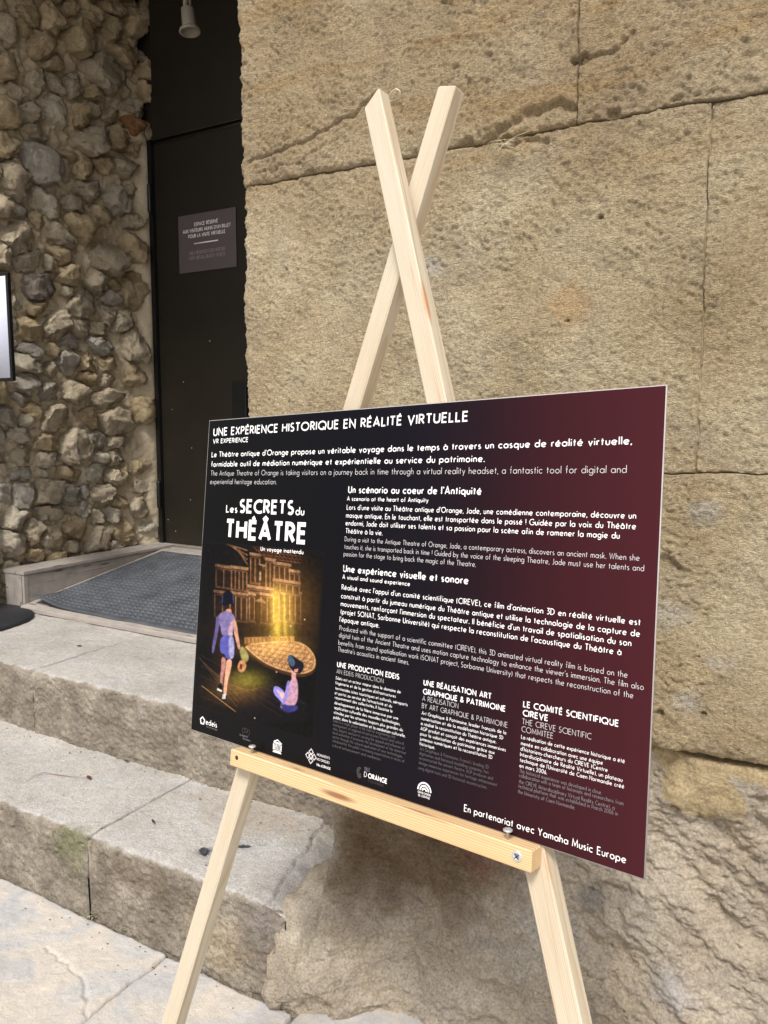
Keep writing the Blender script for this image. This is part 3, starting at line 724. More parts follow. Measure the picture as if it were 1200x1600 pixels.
# push bar housing by the right edge
bb('handle_plate', -3.035, -2.93, YD-.045, YD-.001, at_y(378, 652, YD)[2]-.05, at_y(378, 596, YD)[2], M_black, door, .006)
for (px, py) in ((287, 597), (269, 640), (298, 781), (263, 812), (328, 533), (300, 700), (275, 830)):
    p = at_y(px, py, YD); lathe('paint_chip', (p[0], YD-.0035, p[2]), [(.0005, 0), (.0035, .001), (.002, .003)], M_plaster, door, axis=(0, 1, 0), n=7)
jw = tag(empty('recess_wall', (-2.3, 3.6, 0)), 'dark stone wall around the back of the door recess', 'wall')
bb('wall_panel', -2.355, -1.0, YD-.02, YD+.1, .3, 4.1, M_soffit, jw)
bb('wall_panel', -4.0, -2.5, YD+.054, YD+.15, .3, 4.1, M_soffit, jw)
bb('soffit', -3.9, -1.2, 2.2, 3.72, 4.052, 4.098, m_plain('weathered timber soffit', sl((120, 104, 84)), .9), jw)
thr = tag(bb('door_sill', -3.66, -2.36, YD-.03, YD+.06, .48, .694, m_plain('grey timber sill', sl((120, 112, 102)), .8), None, .004), 'grey timber sill under the dark metal door', 'sill')
lp = at_y(297, 40, 2.9)
lamp = tag(empty('spotlight', tuple(lp)), 'small grey unlit spotlight hanging above the dark door', 'spotlight')
ax = Vector((.10, -.10, -1)).normalized()
t0 = Vector(at_y(293, 14, 2.9)); t1 = Vector(at_y(297, 51, 2.9))
ax = (t1-t0).normalized(); L = (t1-t0).length
lathe('lamp_body', t0, [(.022, -.004), (.030, 0), (.033, L*.7), (.036, L*.80)], M_grey, lamp, axis=ax)
lathe('flange', t0, [(.036, L*.80), (.047, L*.87), (.050, L*.96), (.048, L), (.040, L), (.037, L*.93), (.001, L*.93)], M_grey, lamp, axis=ax)
tube('stem', [t0+Vector((-.012, 0, 0)), t0+Vector((-.010, 0, .12)), (t0.x, 2.9, 4.052)], .012, M_grey, lamp, 10)
tube('cable', [t0+Vector((.016, 0, 0)), t0+Vector((.018, 0, .12)), (t0.x+.03, 2.9, 4.052)], .006, m_plain('grey cable', sl((110, 95, 80))), lamp, 8)

# ------------------------------------------------------------------ ramp with curb and rubber mat
M_board = m_wood('weathered grey timber', sl((176, 168, 160)), sl((146, 136, 128)), sl((70, 60, 52)), 300, (.5, .6), 3.0, .5, weather=True)
ramp = tag(empty('timber_ramp', (-3.6, 2.47, .497)), 'weathered grey timber access ramp with a raised side curb in front of the door', 'ramp')
yc0, yc1 = 2.47, 3.51
zt = CAM_Z-.755; yl = yc1-yc0
XC0, XC1 = -3.70, -3.545
add_box('curb_top_board', ((XC0+XC1)/2-.002, (yc0+yc1)/2+.006, zt-.009), Y_, X_, Z_, yl+.02, XC1-XC0+.012, .018, M_board, ramp, .0015, 1)
add_box('curb_end_board', ((XC0+XC1)/2-.012, yc0+.009, (.497+zt-.018)/2), Z_, X_, Y_, zt-.020-.499, XC1-XC0-.024, .018, M_board, ramp, .0015)
add_box('curb_corner_post', (XC1-.0085, yc0+.012, (.497+zt-.018)/2), Z_, X_, Y_, zt-.020-.499, .017, .024, M_board, ramp, .0015)
add_box('curb_side_board', (XC1-.010, (yc0+.024+yc1)/2, (.497+zt-.018)/2), Y_, Z_, X_, yl-.026, zt-.021-.499, .016, M_board, ramp, .0012)
for (zz) in (.53, .60, .66):
    lathe('screw', (XC1-.03 if zz != .60 else XC0+.02, yc0-.0005, zz), [(.0005, 0), (.003, .0002), (.003, .002)], M_black, ramp, axis=(0, -1, 0), n=8)
sl0 = Vector((0, 3.40-2.44, zt-.015-.525)); sld = sl0.normalized(); sln = Vector((1, 0, 0)).cross(sld)
XR1 = -1.55
def on_ramp(x, s, up): p = Vector((x, 2.44, .522))+sld*s+sln*up; return p
c = on_ramp((XC1+XR1)/2+.001, sl0.length/2, -.009)
add_box('ramp_board', c, X_, sld, sln, XR1-XC1-.004, sl0.length, .018, M_board, ramp, .002)
add_box('front_lip', ((XC1+XR1)/2+.001, 2.448, .510), X_, Y_, Z_, XR1-XC1-.004, .016, .020, M_board, ramp, .001)
add_box('threshold_board', ((XC1+XR1)/2+.001, 3.453, zt-.024), X_, Y_, Z_, XR1-XC1-.004, .100, .018, M_board, ramp, .002)
# mat: real raised lozenges on a rubber sheet, lifted at its front left corner
def mat_pt(a, b):   # a across (0 left..1 right), b up the slope
    return a, b
W_, L_ = 1.72, sl0.length-.07
na, nb = 520, 300
A, B = np.meshgrid(np.linspace(0, W_, na), np.linspace(0, L_, nb))
xl = XC1+.035+.10*np.clip(B/L_, 0, 1)*0
# the left side of the mat drifts away from the curb towards the door, its front left corner is pulled in
ox = XC1+.030+.02*B + .02*np.exp(-B/.08)
sx_ = A+ox; ss = B+.035+.010*fbm(A*3, B*0, 0, 3, 2)
lift = .034*np.exp(-((A/.16)**2+(B/.10)**2)) + .010*np.exp(-(B/.05)**2)*np.exp(-(A/.5)**2)
cell = .034
rh = cell*1.0; row = np.floor(B/rh); ua = (A/cell+.5*(row % 2)) % 1; ub = (B/rh) % 1
bumpm = sstep(.0, .16, .5-np.abs(ua-.5)-.05)*sstep(0, .20, .5-np.abs(ub-.5)-.12)
border = np.minimum(np.minimum(A, W_-A), np.minimum(B, L_-B))
bumpm = np.where(border < .022, .7, bumpm)
edge = edge_loss(border, .005)
P = np.zeros((nb, na, 3)); base = np.array(on_ramp(0, 0, 0))
P[..., 0] = sx_; P[..., 1] = base[1]+sld.y*ss+sln.y*(.004+lift); P[..., 2] = base[2]+sld.z*ss+sln.z*(.004+lift)
N = np.zeros_like(P); N[..., 1] = sln.y; N[..., 2] = sln.z
M_mat = m_plain('grey rubber mat', sl((80, 83, 88)), .38, 0, 9, .3, .15, 200)
mt = relief_block('rubber_mat', P, N, -.0010+.0075*bumpm-edge, np.array([0, 0, -.003]), M_mat, None)
tag(mt, 'grey studded rubber mat lying on the ramp with its near corner lifted', 'mat')

# ------------------------------------------------------------------ notice on the door
M_plate = m_plain('purple grey plate', sl((92, 82, 84)), .5, 0, 15, .05)
M_ltw = m_plain('off white print', sl((245, 242, 238)), .6, 0, 20, .02)
M_ltg = m_plain('grey print', sl((165, 156, 154)), .6, 0, 20, .02)

# ------------------------------------------------------------------ free standing sign at the left
stand = tag(empty('sign_stand', (-3.58, 2.17, .497)), 'black framed white notice on a round black floor base at the left edge', 'sign')
lathe('base', (-3.585, 2.165, .497), [(.305, .0), (.310, .003), (.310, .012), (.300, .018), (.06, .026), (.05, .030), (.001, .030)], M_rubber, stand, n=72)
lathe('pole', (-3.585, 2.165, .525), [(.016, 0), (.016, 1.0)], M_black, stand, n=16)
sr0 = ray(20, 595); k = 2.20/sr0[1]; pr = CAMP+sr0*k; zt_ = (CAMP+ray(12, 425)*(2.20/ray(12, 425)[1]))[2]; zb_ = pr[2]
sx1 = pr[0]; sw = .62
bb('frame', sx1-sw, sx1, 2.20, 2.215, zb_, zt_, M_black, stand, .002)
bb('panel', sx1-sw+.014, sx1-.014, 2.1975, 2.1995, zb_+.014, zt_-.014, m_plain('white paper', sl((198, 201, 218)), .5, 0, 10, .01), stand)
bb('bracket', -3.61, -3.56, 2.182, 2.1995+.02, (zb_+zt_)/2-.1, (zb_+zt_)/2+.02, M_black, stand)
# ------------------------------------------------------------------ easel and information board
RC = np.array([rt2, dn2, fw])            # rows: camera axes in world
av = RC.T@np.array([0.68702, 0.02275, -0.56950]); bv = RC.T@np.array([-0.03246, .59890, -.01518])
TLB = CAMP + RC.T@np.array([-.3409, -.17857, 1.5260])
BW, BH = float(np.linalg.norm(av)), float(np.linalg.norm(bv))
ex = av/BW; ny = np.cross(ex, bv/BH); ny /= np.linalg.norm(ny); ey = np.cross(ny, ex)   # right, down, into the board
def bp(u, v, o=0.0): return TLB+ex*u+ey*v+ny*o          # o > 0 behind the front face
def at_b(x, y, o=0.0):                                   # board coordinates of a surveyed sight line
    d = ray(x, y); p = CAMP+d*((bp(0, 0, o)-CAMP)@ny)/(d@ny); q = p-TLB
    return float(q@ex), float(q@ey)
M_pine = m_wood('pale planed pine', sl((208, 199, 180)), sl((186, 160, 122)), sl((186, 138, 96)), 330, (.55, .25), 1.0, .6)
M_pine2 = m_wood('pale planed spruce', sl((206, 196, 176)), sl((182, 158, 122)), sl((172, 128, 90)), 300, (.7, .15), 5.3, .6)
M_pine3 = m_wood('yellow grained pine', sl((228, 200, 156)), sl((196, 150, 98)), sl((140, 92, 60)), 260, (.85, .25), 9.1, .85)
easel = tag(empty('easel', (float(bp(.45, .6)[0]), float(bp(.45, .6)[1]), 0)), 'pale pine easel of two crossed legs and a ledge carrying the dark information board', 'easel')
LW, LD = .037, .028
def leg(pts_left, pts_right, o_lo, o_hi, mat, name='leg', top_cut=0.0):
    """front face centre line from the surveyed edges; left/right edge points as ((xlo,ylo),(xhi,yhi))"""
    lo = [at_b(*pts_left[0], o_lo), at_b(*pts_right[0], o_lo)]; hi = [at_b(*pts_left[1], o_hi), at_b(*pts_right[1], o_hi)]
    return lo, hi
def make_leg(lo_px, hi_px, o_lo, o_hi, mat, cut=0.0, gseed=0):
    """lo_px, hi_px: points on the left edge of the front face; the leg runs to the ground"""
    a0, a1 = np.array(at_b(*lo_px, o_lo)), np.array(at_b(*hi_px, o_hi))
    p0 = bp(a0[0], a0[1], o_lo); p1 = bp(a1[0], a1[1], o_hi)
    d = (p1-p0)/np.linalg.norm(p1-p0)
    side = np.cross(ny, d); side /= np.linalg.norm(side)
    if side@ex < 0: side = -side
    dep = np.cross(side, d); dep /= np.linalg.norm(dep)
    if dep@ny < 0: dep = -dep
    pg = p0+d*((0.004-p0[2])/d[2])
    L = np.linalg.norm(p1-pg); cc = (pg+p1)/2+side*LW/2+dep*LD/2
    V, F, g = box_VF(cc, d, side, dep, L, LW, LD, .0022, 24)
    V = np.array(V); g = np.array(g); k = 8
    V[-k:] += np.outer(g[-k:, 1]*cut, d); V[-2*k:-k] += np.outer(g[-2*k:-k, 1]*cut, d)
    V[:k, 2] = np.maximum(V[:k, 2], .003); V[k:2*k, 2] = np.maximum(V[k:2*k, 2], .003)
    g[:, 0] += gseed
    return mesh_obj('leg', V, F, mat, easel, False, {'gc': ('FLOAT_VECTOR', g)})
make_leg((819, 1361), (567, 163), .003, .003, M_pine, cut=.45, gseed=.3)
make_leg((369, 1200), (684, 134), .004, .048, M_pine2, cut=.0, gseed=2.6)
# ledge
l0 = np.array(at_b(360, 1172, -.024)); l1 = np.array(at_b(831, 1331, -.024))
BD = .027
vtop = BH+.0005
le = (l0[0], l1[0]); hgt = .029
cbar = bp((le[0]+le[1])/2, vtop+hgt/2, .003-BD/2)
add_box('ledge', cbar, ex, ey, ny, le[1]-le[0], hgt, BD, M_pine3, easel, .0015, 40, gcoff=(1.7, 0.0, 0.004))
M_zinc = m_plain('zinc plated steel', sl((205, 205, 203)), .35, .45, 50, .1)
def nail(px, py, h):
    u, v = at_b(px, py, -.012); c = bp(u, vtop+.001, -.012)
    lathe('nail', c, [(.0022, -.004), (.0022, h-.003), (.0062, h-.0025), (.0066, h-.001), (.0050, h), (.0003, h)], M_zinc, easel, axis=tuple(-ey+ex*.04-ny*.1), n=16)
nail(394, 1177, .015); nail(793, 1311, .015)
u, v = at_b(808, 1338, -.024)
c = bp(u, v, -.0243)
sc = lathe('screw', c, [(.0075, -.001), (.0075, .0004), (.0066, .0012), (.0035, .0014), (.003, .0002), (.0003, 0)], M_zinc, easel, axis=tuple(-ny), n=20)
for k in range(2):
    a = math.pi/4+k*math.pi/2; dd = ex*math.cos(a)+ey*math.sin(a); d2 = ex*-math.sin(a)+ey*math.cos(a)
    add_box('screw_slot', c-ny*.0015, dd, d2, ny, .009, .0011, .0006, M_black, sc)
u, v = at_b(370, 1184, -.024)
lathe('screw_hole', bp(u, v, -.0241), [(.0040, -.001), (.0040, .0002), (.0028, .00035), (.0003, .0003)], m_plain('dark hole', sl((60, 45, 30)), .9), easel, axis=tuple(-ny), n=12)
lathe('screw_hole', bp(u-.002, v-.001, -.0244), [(.0018, -.001), (.0018, .0002), (.0003, .0002)], M_black, easel, axis=tuple(-ny), n=10)

# the panel: dark print that turns maroon to the right
tb = NT('printed panel face'); uvc = tb.coord('uvb')
sx = tb.n('SeparateXYZ'); tb.l(uvc, sx.inputs[0])
gx = tb.math('ADD', sx.outputs['X'], tb.math('MULTIPLY', sx.outputs['Y'], -.04))
colb = tb.ramp(gx, [(0.0, sl((15, 14, 14))), (0.40, sl((15, 14, 18))), (0.58, sl((20, 17, 24))), (0.70, sl((33, 19, 25))), (0.84, sl((54, 23, 28))), (1.0, sl((67, 28, 33)))])
tb.base(colb); tb.rough(.30); tb.b.inputs['Specular IOR Level'].default_value = .09; tb.b.inputs['Coat Weight'].default_value = 0
tb.bump(tb.noise(uvc, 6, 2), .02, .002)
M_face = tb.m
M_alu = m_plain('panel edge', sl((190, 184, 180)), .4, .3, 30, .05)
board = tag(empty('information_board', tuple(bp(BW/2, BH))), 'black and maroon printed information board with white text about a virtual reality visit', 'board')
add_box('panel', bp(BW/2, BH/2, .0016), ex, ey, ny, BW, BH, .0026, M_alu, board, 0)
nu, nv = 61, 41
U, Vv = np.meshgrid(np.linspace(0.0012, BW-.0012, nu), np.linspace(.0012, BH-.0012, nv))
Pf = TLB+ex*U[..., None]+ey*Vv[..., None]+ny*.0001
mesh_obj('printed_face', Pf.reshape(-1, 3), grid_faces(nv, nu)[:, ::-1] if False else grid_faces(nv, nu), M_face, board, False, {'uvb': ('FLOAT_VECTOR', np.stack([U/BW, Vv/BW, U*0], -1))})

# ---- stroke alphabet (geometric sans serif), drawn as flat ribbons of print
def arc(cx, cy, rx, ry, a0, a1, n=None):
    n = n or max(4, int(abs(a1-a0)/18)+1)
    return [(cx+rx*math.cos(R_(a0+(a1-a0)*i/n)), cy+ry*math.sin(R_(a0+(a1-a0)*i/n))) for i in range(n+1)]
XH = .58
GL = {}
def gdef(ch, adv, *st): GL[ch] = (adv, st)
r = XH/2; rx = .27
circ = arc(rx, r, rx, r, 0, 360, 18)
gdef('o', 2*rx, circ); gdef('c', .44, arc(rx, r, rx, r, 48, 312)); gdef('e', 2*rx, [(.04, r*.80), (2*rx-.03, r*1.2)], arc(rx, r, rx, r, 12, 318))
gdef('a', 2*rx, circ, [(2*rx, 0), (2*rx, XH)]); gdef('d', 2*rx, circ, [(2*rx, 0), (2*rx, 1.04)]); gdef('b', 2*rx, circ, [(0, 0), (0, 1.04)])
gdef('q', 2*rx, circ, [(2*rx, -.30), (2*rx, XH)]); gdef('p', 2*rx, circ, [(0, -.30), (0, XH)])
gdef('g', 2*rx, circ, [(2*rx, XH)]+[(2*rx, 0)]+arc(rx, -.06, rx, .24, 0, -150, 8))
gdef('l', 0, [(0, 0), (0, 1.04)]); gdef('i', 0, [(0, 0), (0, XH)], [(0, .80), (0, .93)]); gdef('ı', 0, [(0, 0), (0, XH)])
gdef('j', .02, [(0, XH), (0, -.18)]+arc(-.12, -.18, .12, .12, 0, -80, 5), [(0, .80), (0, .93)])
gdef('t', .26, [(.12, 0), (.12, .86)], [(0, XH), (.26, XH)]); gdef('f', .28, [(.12, 0), (.12, .88)]+arc(.26, .88, .14, .16, 180, 100, 5), [(0, XH), (.26, XH)])
gdef('n', .40, [(0, 0), (0, XH)], [(0, .34)]+arc(.2, .38, .2, .20, 170, 0, 8)+[(.40, 0)])
gdef('h', .40, [(0, 0), (0, 1.04)], [(0, .34)]+arc(.2, .38, .2, .20, 170, 0, 8)+[(.40, 0)])
gdef('m', .68, [(0, 0), (0, XH)], [(0, .36)]+arc(.17, .41, .17, .17, 170, 0, 7)+[(.34, 0)], [(.34, .36)]+arc(.51, .41, .17, .17, 170, 0, 7)+[(.68, 0)])
gdef('u', .40, [(0, XH), (0, .20)]+arc(.2, .20, .2, .20, 180, 360, 8)+[(.40, XH)]); gdef('r', .24, [(0, 0), (0, XH)], [(0, .34)]+arc(.2, .36, .2, .22, 170, 75, 5))
gdef('s', .30, arc(.155, .435, .135, .145, 50, 260, 9)[:-1]+arc(.145, .145, .145, .145, 80, -140, 9))
gdef('v', .42, [(0, XH), (.21, 0), (.42, XH)]); gdef('w', .66, [(0, XH), (.17, 0), (.33, XH*.9), (.49, 0), (.66, XH)])
gdef('x', .38, [(0, 0), (.38, XH)], [(0, XH), (.38, 0)]); gdef('y', .42, [(0, XH), (.22, .03)], [(.42, XH), (.12, -.30)])
gdef('z', .38, [(0, XH), (.38, XH), (0, 0), (.38, 0)]); gdef('k', .36, [(0, 0), (0, 1.04)], [(.34, XH), (.02, .26)], [(.12, .34), (.36, 0)])
gdef('A', .66, [(0, 0), (.33, 1), (.66, 0)], [(.12, .30), (.54, .30)]); gdef('B', .44, [(0, 0), (0, 1), (.18, 1)]+arc(.18, .77, .22, .23, 90, -90, 8)+[(0, .54)], [(.18, .54)]+arc(.20, .27, .24, .27, 90, -90, 8)+[(0, 0)])
gdef('C', .66, arc(.48, .5, .48, .5, 58, 302, 16)); gdef('D', .60, [(0, 0), (0, 1), (.14, 1)]+arc(.14, .5, .46, .5, 90, -90, 14)+[(0, 0)])
gdef('E', .42, [(.42, 1), (0, 1), (0, 0), (.42, 0)], [(0, .53), (.38, .53)]); gdef('F', .40, [(.40, 1), (0, 1), (0, 0)], [(0, .50), (.36, .50)])
gdef('G', .82, arc(.48, .5, .48, .5, 50, 350, 18)+[(.94, .46), (.56, .46)]); gdef('H', .58, [(0, 0), (0, 1)], [(.58, 0), (.58, 1)], [(0, .52), (.58, .52)])
gdef('I', 0, [(0, 0), (0, 1)]); gdef('J', .26, [(.24, 1), (.24, .2)]+arc(.08, .18, .16, .20, 0, -110, 6)); gdef('K', .48, [(0, 0), (0, 1)], [(.46, 1), (.02, .45)], [(.14, .58), (.50, 0)])
gdef('L', .38, [(0, 1), (0, 0), (.38, 0)]); gdef('M', .76, [(0, 0), (.06, 1), (.38, .18), (.70, 1), (.76, 0)]); gdef('N', .62, [(0, 0), (0, 1), (.62, 0), (.62, 1)])
gdef('O', .94, arc(.47, .5, .47, .5, 0, 360, 24)); gdef('P', .44, [(0, 0), (0, 1), (.18, 1)]+arc(.18, .73, .26, .27, 90, -90, 9)+[(0, .46)])
gdef('Q', .94, arc(.47, .5, .47, .5, 0, 360, 24), [(.58, .28), (.92, -.04)]); gdef('R', .46, [(0, 0), (0, 1), (.18, 1)]+arc(.18, .74, .25, .26, 90, -90, 9)+[(0, .48)], [(.20, .48), (.47, 0)])
gdef('S', .42, arc(.22, .75, .20, .25, 50, 262, 10)[:-1]+arc(.20, .25, .22, .25, 82, -140, 10)); gdef('T', .50, [(0, 1), (.50, 1)], [(.25, 1), (.25, 0)])
gdef('U', .54, [(0, 1), (0, .27)]+arc(.27, .27, .27, .27, 180, 360, 10)+[(.54, 1)]); gdef('V', .62, [(0, 1), (.31, 0), (.62, 1)]); gdef('W', .94, [(0, 1), (.24, 0), (.47, .92), (.70, 0), (.94, 1)])
gdef('X', .54, [(0, 0), (.54, 1)], [(0, 1), (.54, 0)]); gdef('Y', .56, [(0, 1), (.28, .46), (.56, 1)], [(.28, .46), (.28, 0)]); gdef('Z', .50, [(0, 1), (.50, 1), (0, 0), (.50, 0)])
gdef('0', .56, arc(.28, .5, .28, .5, 0, 360, 20)); gdef('2', .44, arc(.21, .76, .20, .24, 165, -35, 8)+[(0, 0), (.44, 0)])
gdef('3', .40, [(.02, 1), (.38, 1), (.17, .60)]+arc(.17, .30, .23, .30, 85, -130, 9)); gdef('6', .46, [(.34, 1), (.06, .48)]+arc(.23, .27, .23, .27, 150, 510, 18))
gdef('D3', 0); gdef('.', 0, [(0, -.06), (0, .07)]); gdef(',', 0, [(.03, .05), (-.04, -.14)]); gdef("'", 0, [(.02, 1.02), (-.01, .80)]); gdef('!', 0, [(0, .26), (0, 1)], [(0, -.005), (0, .035)])
gdef('(', .14, arc(.26, .42, .26, .62, 130, 230, 8)); gdef(')', .14, arc(-.12, .42, .26, .62, 50, -50, 8)); gdef('-', .24, [(0, .30), (.24, .30)])
gdef('&', .56, [(.56, 0), (.10, .66)]+arc(.24, .80, .15, .17, 205, -40, 8)+[(.06, .36)]+arc(.22, .22, .21, .21, 150, 330, 8)+[(.54, .42)])
def acc(base, new, kind, cx, top):
    adv, st = GL[base]
    a = {'e': [[(cx-.05, top+.10), (cx+.10, top+.26)]], 'g': [[(cx+.05, top+.10), (cx-.10, top+.26)]], 'c': [[(cx-.15, top+.10), (cx, top+.24), (cx+.15, top+.10)]], 'ç': [[(cx, 0), (cx+.06, -.12), (cx-.06, -.20)]]}[kind]
    GL[new] = (adv, tuple(st)+tuple(a))
acc('e', 'é', 'e', rx, XH); acc('e', 'è', 'g', rx, XH); acc('e', 'ê', 'c', rx, XH); acc('a', 'à', 'g', rx, XH); acc('a', 'â', 'c', rx, XH); acc('c', 'ç', 'ç', rx, 0)
acc('E', 'É', 'e', .21, 1.03); acc('A', 'Â', 'c', .33, 1.03); acc('E', 'È', 'g', .21, 1.03)

def ribbon(pts, w, z, V, F):
    """pts in 2D; mitred ribbon of width w at height z"""
    P2 = [np.array(p, float) for p in pts]
    closed = np.linalg.norm(P2[0]-P2[-1]) < 1e-6 and len(P2) > 3
    if closed: P2 = P2[:-1]
    n = len(P2); base = len(V)
    for i in range(n):
        if closed: a, b, c = P2[i-1], P2[i], P2[(i+1) % n]
        else: a, b, c = P2[max(i-1, 0)], P2[i], P2[min(i+1, n-1)]
        d0 = b-a; d1 = c-b
        if np.linalg.norm(d0) < 1e-9: d0 = d1
        if np.linalg.norm(d1) < 1e-9: d1 = d0
        d0 = d0/np.linalg.norm(d0); d1 = d1/np.linalg.norm(d1)
        m = np.array([-(d0+d1)[1], (d0+d1)[0]]); lm = np.linalg.norm(m)
        if lm < 1e-6: m = np.array([-d0[1], d0[0]]); k = 1
        else: m = m/lm; k = 1/max(.42, m@np.array([-d0[1], d0[0]]))
        V.append((*(b+m*w/2*k), z)); V.append((*(b-m*w/2*k), z))
    N_ = n if closed else n-1
    for i in range(N_):
        j = (i+1) % n; F.append([base+2*i, base+2*i+1, base+2*j+1, base+2*j])
SPACE = .46
def text_mesh(txt, size, wt, width=None, track=.185, hs=None):
    """returns V(2D+layer),F in metres, y up, x from 0. size is cap height"""
    def natural(tr):
        x = 0
        for i, ch in enumerate(txt):
            if ch == ' ': x += SPACE
            else: x += GL[ch][0]+tr+wt*.55
        return x
    tw = natural(track)
    sxx = size if width is None else width/(tw-track)
    if hs: sxx = size*hs
    # stroke weight stays even: convert to metre space first
    V, F, x, par = [], [], 0, 0
    for ch in txt:
        if ch == ' ': x += SPACE; continue
        adv, st = GL[ch]
        x0 = x+wt*.5
        for si, s in enumerate(st):
            pts = [((x0+px)*sxx, (wt/2+py*(1-wt) if py >= 0 else wt/2+py)*size) for px, py in s]
            ribbon(pts, wt*size*(0.5+.5*min(1.15, sxx/size)), .00003+.00002*si+.00009*(par % 2), V, F)
        x += adv+track+wt*.55; par += 1
    return V, F
def put_text(name, lines, mat, parent, frame=None, outset=.0002):
    """lines: (text, u0, v0, u1, capheight, weight) baseline coordinates on the frame"""
    fr = frame or (lambda u, v, o: bp(u, v, -o))
    VV, FF = [], []
    for (txt, u0, v0, u1, size, wt) in lines:
        V, F = text_mesh(txt, size, wt, None if u1 is None else u1-u0)
        b = len(VV)
        for (x, y, z) in V: VV.append(fr(u0+x, v0-y, outset+z))
        FF += [[b+i for i in f] for f in F]
    return mesh_obj(name, VV, FF, mat, parent, False)
def L2(txt, p0, p1, cap, wt):
    a, b = at_b(*p0), at_b(*p1)
    return (txt, a[0], a[1]*.5+b[1]*.5, b[0], cap, wt)
def m_print(name, c, r=.45):
    t = NT(name); t.base(sl(c)); t.rough(r); t.b.inputs['Specular IOR Level'].default_value = .3; return t.m
M_white = m_print('white print', (240, 238, 236)); M_lt = m_print('thin white print', (205, 200, 200)); M_gr = m_print('faded grey print', (128, 122, 124)); M_gr2 = m_print('dim grey print', (98, 94, 96))
def P5(x, y): return (290+x/3, 1010+y/3)
def P6(x, y): return (640+x/3, 1040+y/3)
T1 = [("UNE EXPÉRIENCE HISTORIQUE EN RÉALITÉ VIRTUELLE", (333.3, 680.7), (730.3, 659.8), .0158, .155)]
put_text('title', [L2(*a) for a in T1], M_white, board)
put_text('subtitle', [L2("VR EXPERIENCE", (332.7, 693), (387.3, 691), .0092, .16)], M_white, board)
put_text('paragraph', [L2(*a) for a in [
 ("Le Théâtre antique d'Orange propose un véritable voyage dans le temps à travers un casque de réalité virtuelle,", (330.7, 712.7), (986.5, 697.4), .0108, .14),
 ("formidable outil de médiation numérique et expérientielle au service du patrimoine.", (330, 728.3), (756.6, 723.7), .0108, .14)]], M_white, board)
put_text('paragraph', [L2(*a) for a in [
 ("The Antique Theatre of Orange is taking visitors on a journey back in time through a virtual reality headset, a fantastic tool for digital and", (329.3, 742.7), (978.7, 740), .0100, .075),
 ("experiential heritage education.", (328.3, 756), (431.7, 757.3), .0100, .075)]], M_lt, board)
put_text('poster_title', [L2("Les", (353.3, 800.7), (370.5, 801.5), .0150, .15), L2("SECRETS", (374, 801.7), (457.7, 805), .0262, .19), L2("du", (461.7, 805), (475, 805.7), .0150, .15),
                          L2("THÉÂTRE", (351.5, 841.7), (476.7, 850.7), .0378, .20), L2("Un voyage inattendu", (407.3, 860.7), (474, 866), .0080, .16)], M_white, board, outset=.0005)
put_text('heading', [L2("Un scénario au coeur de l'Antiquité", (544, 770), (751.8, 774.2), .0122, .16)], M_white, board)
put_text('subheading', [L2("A scenario at the heart of Antiquity", (542.3, 782), (669, 785.7), .0073, .14)], M_white, board)
put_text('paragraph', [L2(*a) for a in [
 ("Lors d'une visite au Théâtre antique d'Orange, Jade, une comédienne contemporaine, découvre un", (541.7, 795.7), (993.3, 811.8), .0087, .125),
 ("masque antique. En le touchant, elle est transportée dans le passé ! Guidée par la voix du Théâtre", (540.7, 808.3), (993.3, 828.2), .0087, .125),
 ("endormi, Jade doit utiliser ses talents et sa passion pour la scène afin de ramener la magie du", (540, 820), (967.7, 843.2), .0087, .125),
 ("Théâtre à la vie.", (540, 833.3), (597.3, 836.7), .0087, .125)]], M_white, board)
put_text('paragraph', [L2(*a) for a in [
 ("During a visit to the Antique Theatre of Orange, Jade, a contemporary actress, discovers an ancient mask. When she", (538.7, 845), (999, 877.4), .0080, .085),
 ("touches it, she is transported back in time ! Guided by the voice of the sleeping Theatre, Jade must use her talents and", (538, 857.3), (1006, 893), .0080, .085),
 ("passion for the stage to bring back the magic of the Theatre.", (537, 869.3), (743.3, 885.3), .0080, .085)]], M_lt, board)
put_text('heading', [L2("Une expérience visuelle et sonore", (536, 895), (731.3, 911.8), .0122, .16)], M_white, board)
put_text('subheading', [L2("A visual and sound experience", (535, 905), (640.4, 915.4), .0073, .14)], M_white, board)
put_text('paragraph', [L2(*a) for a in [
 ("Réalisé avec l'appui d'un comité scientifique (CIREVE), ce film d'animation 3D en réalité virtuelle est", (533.8, 920.8), (1000.4, 978), .0087, .125),
 ("construit à partir du jumeau numérique du Théâtre antique et utilise la technologie de la capture de", (532.9, 934.3), (999.5, 995.9), .0087, .125),
 ("mouvements, renforçant l'immersion du spectateur. Il bénéficie d'un travail de spatialisation du son", (532.4, 946.4), (986, 1010.8), .0087, .125),
 ("(projet SONAT, Sorbonne Université) qui respecte la reconstitution de l'acoustique du Théâtre à", (532.4, 958), (970.3, 1025.6), .0087, .125),
 ("l'époque antique.", (530.6, 971.6), (592.3, 980.6), .0087, .125)]], M_white, board)
put_text('paragraph', [L2(*a) for a in [
 ("Produced with the support of a scientific committee (CIREVE), this 3D animated virtual reality film is based on the", (530.6, 983.8), (980.2, 1060.3), .0080, .085),
 ("digital twin of the Ancient Theatre and uses motion capture technology to enhance the viewer's immersion. The film also", (529.7, 995), (1005.4, 1079.2), .0080, .085),
 ("benefits from sound spatialisation work (SONAT project, Sorbonne University) that respects the reconstruction of the", (528.8, 1006.3), (989.2, 1092.7), .0080, .085),
 ("Theatre's acoustics in ancient times.", (527.9, 1017.5), (638.6, 1039), .0080, .085)]], M_lt, board)
put_text('column_heading', [L2("UNE PRODUCTION EDEIS", (526.7, 1042.3), (623.3, 1061.7), .0088, .17)], M_white, board)
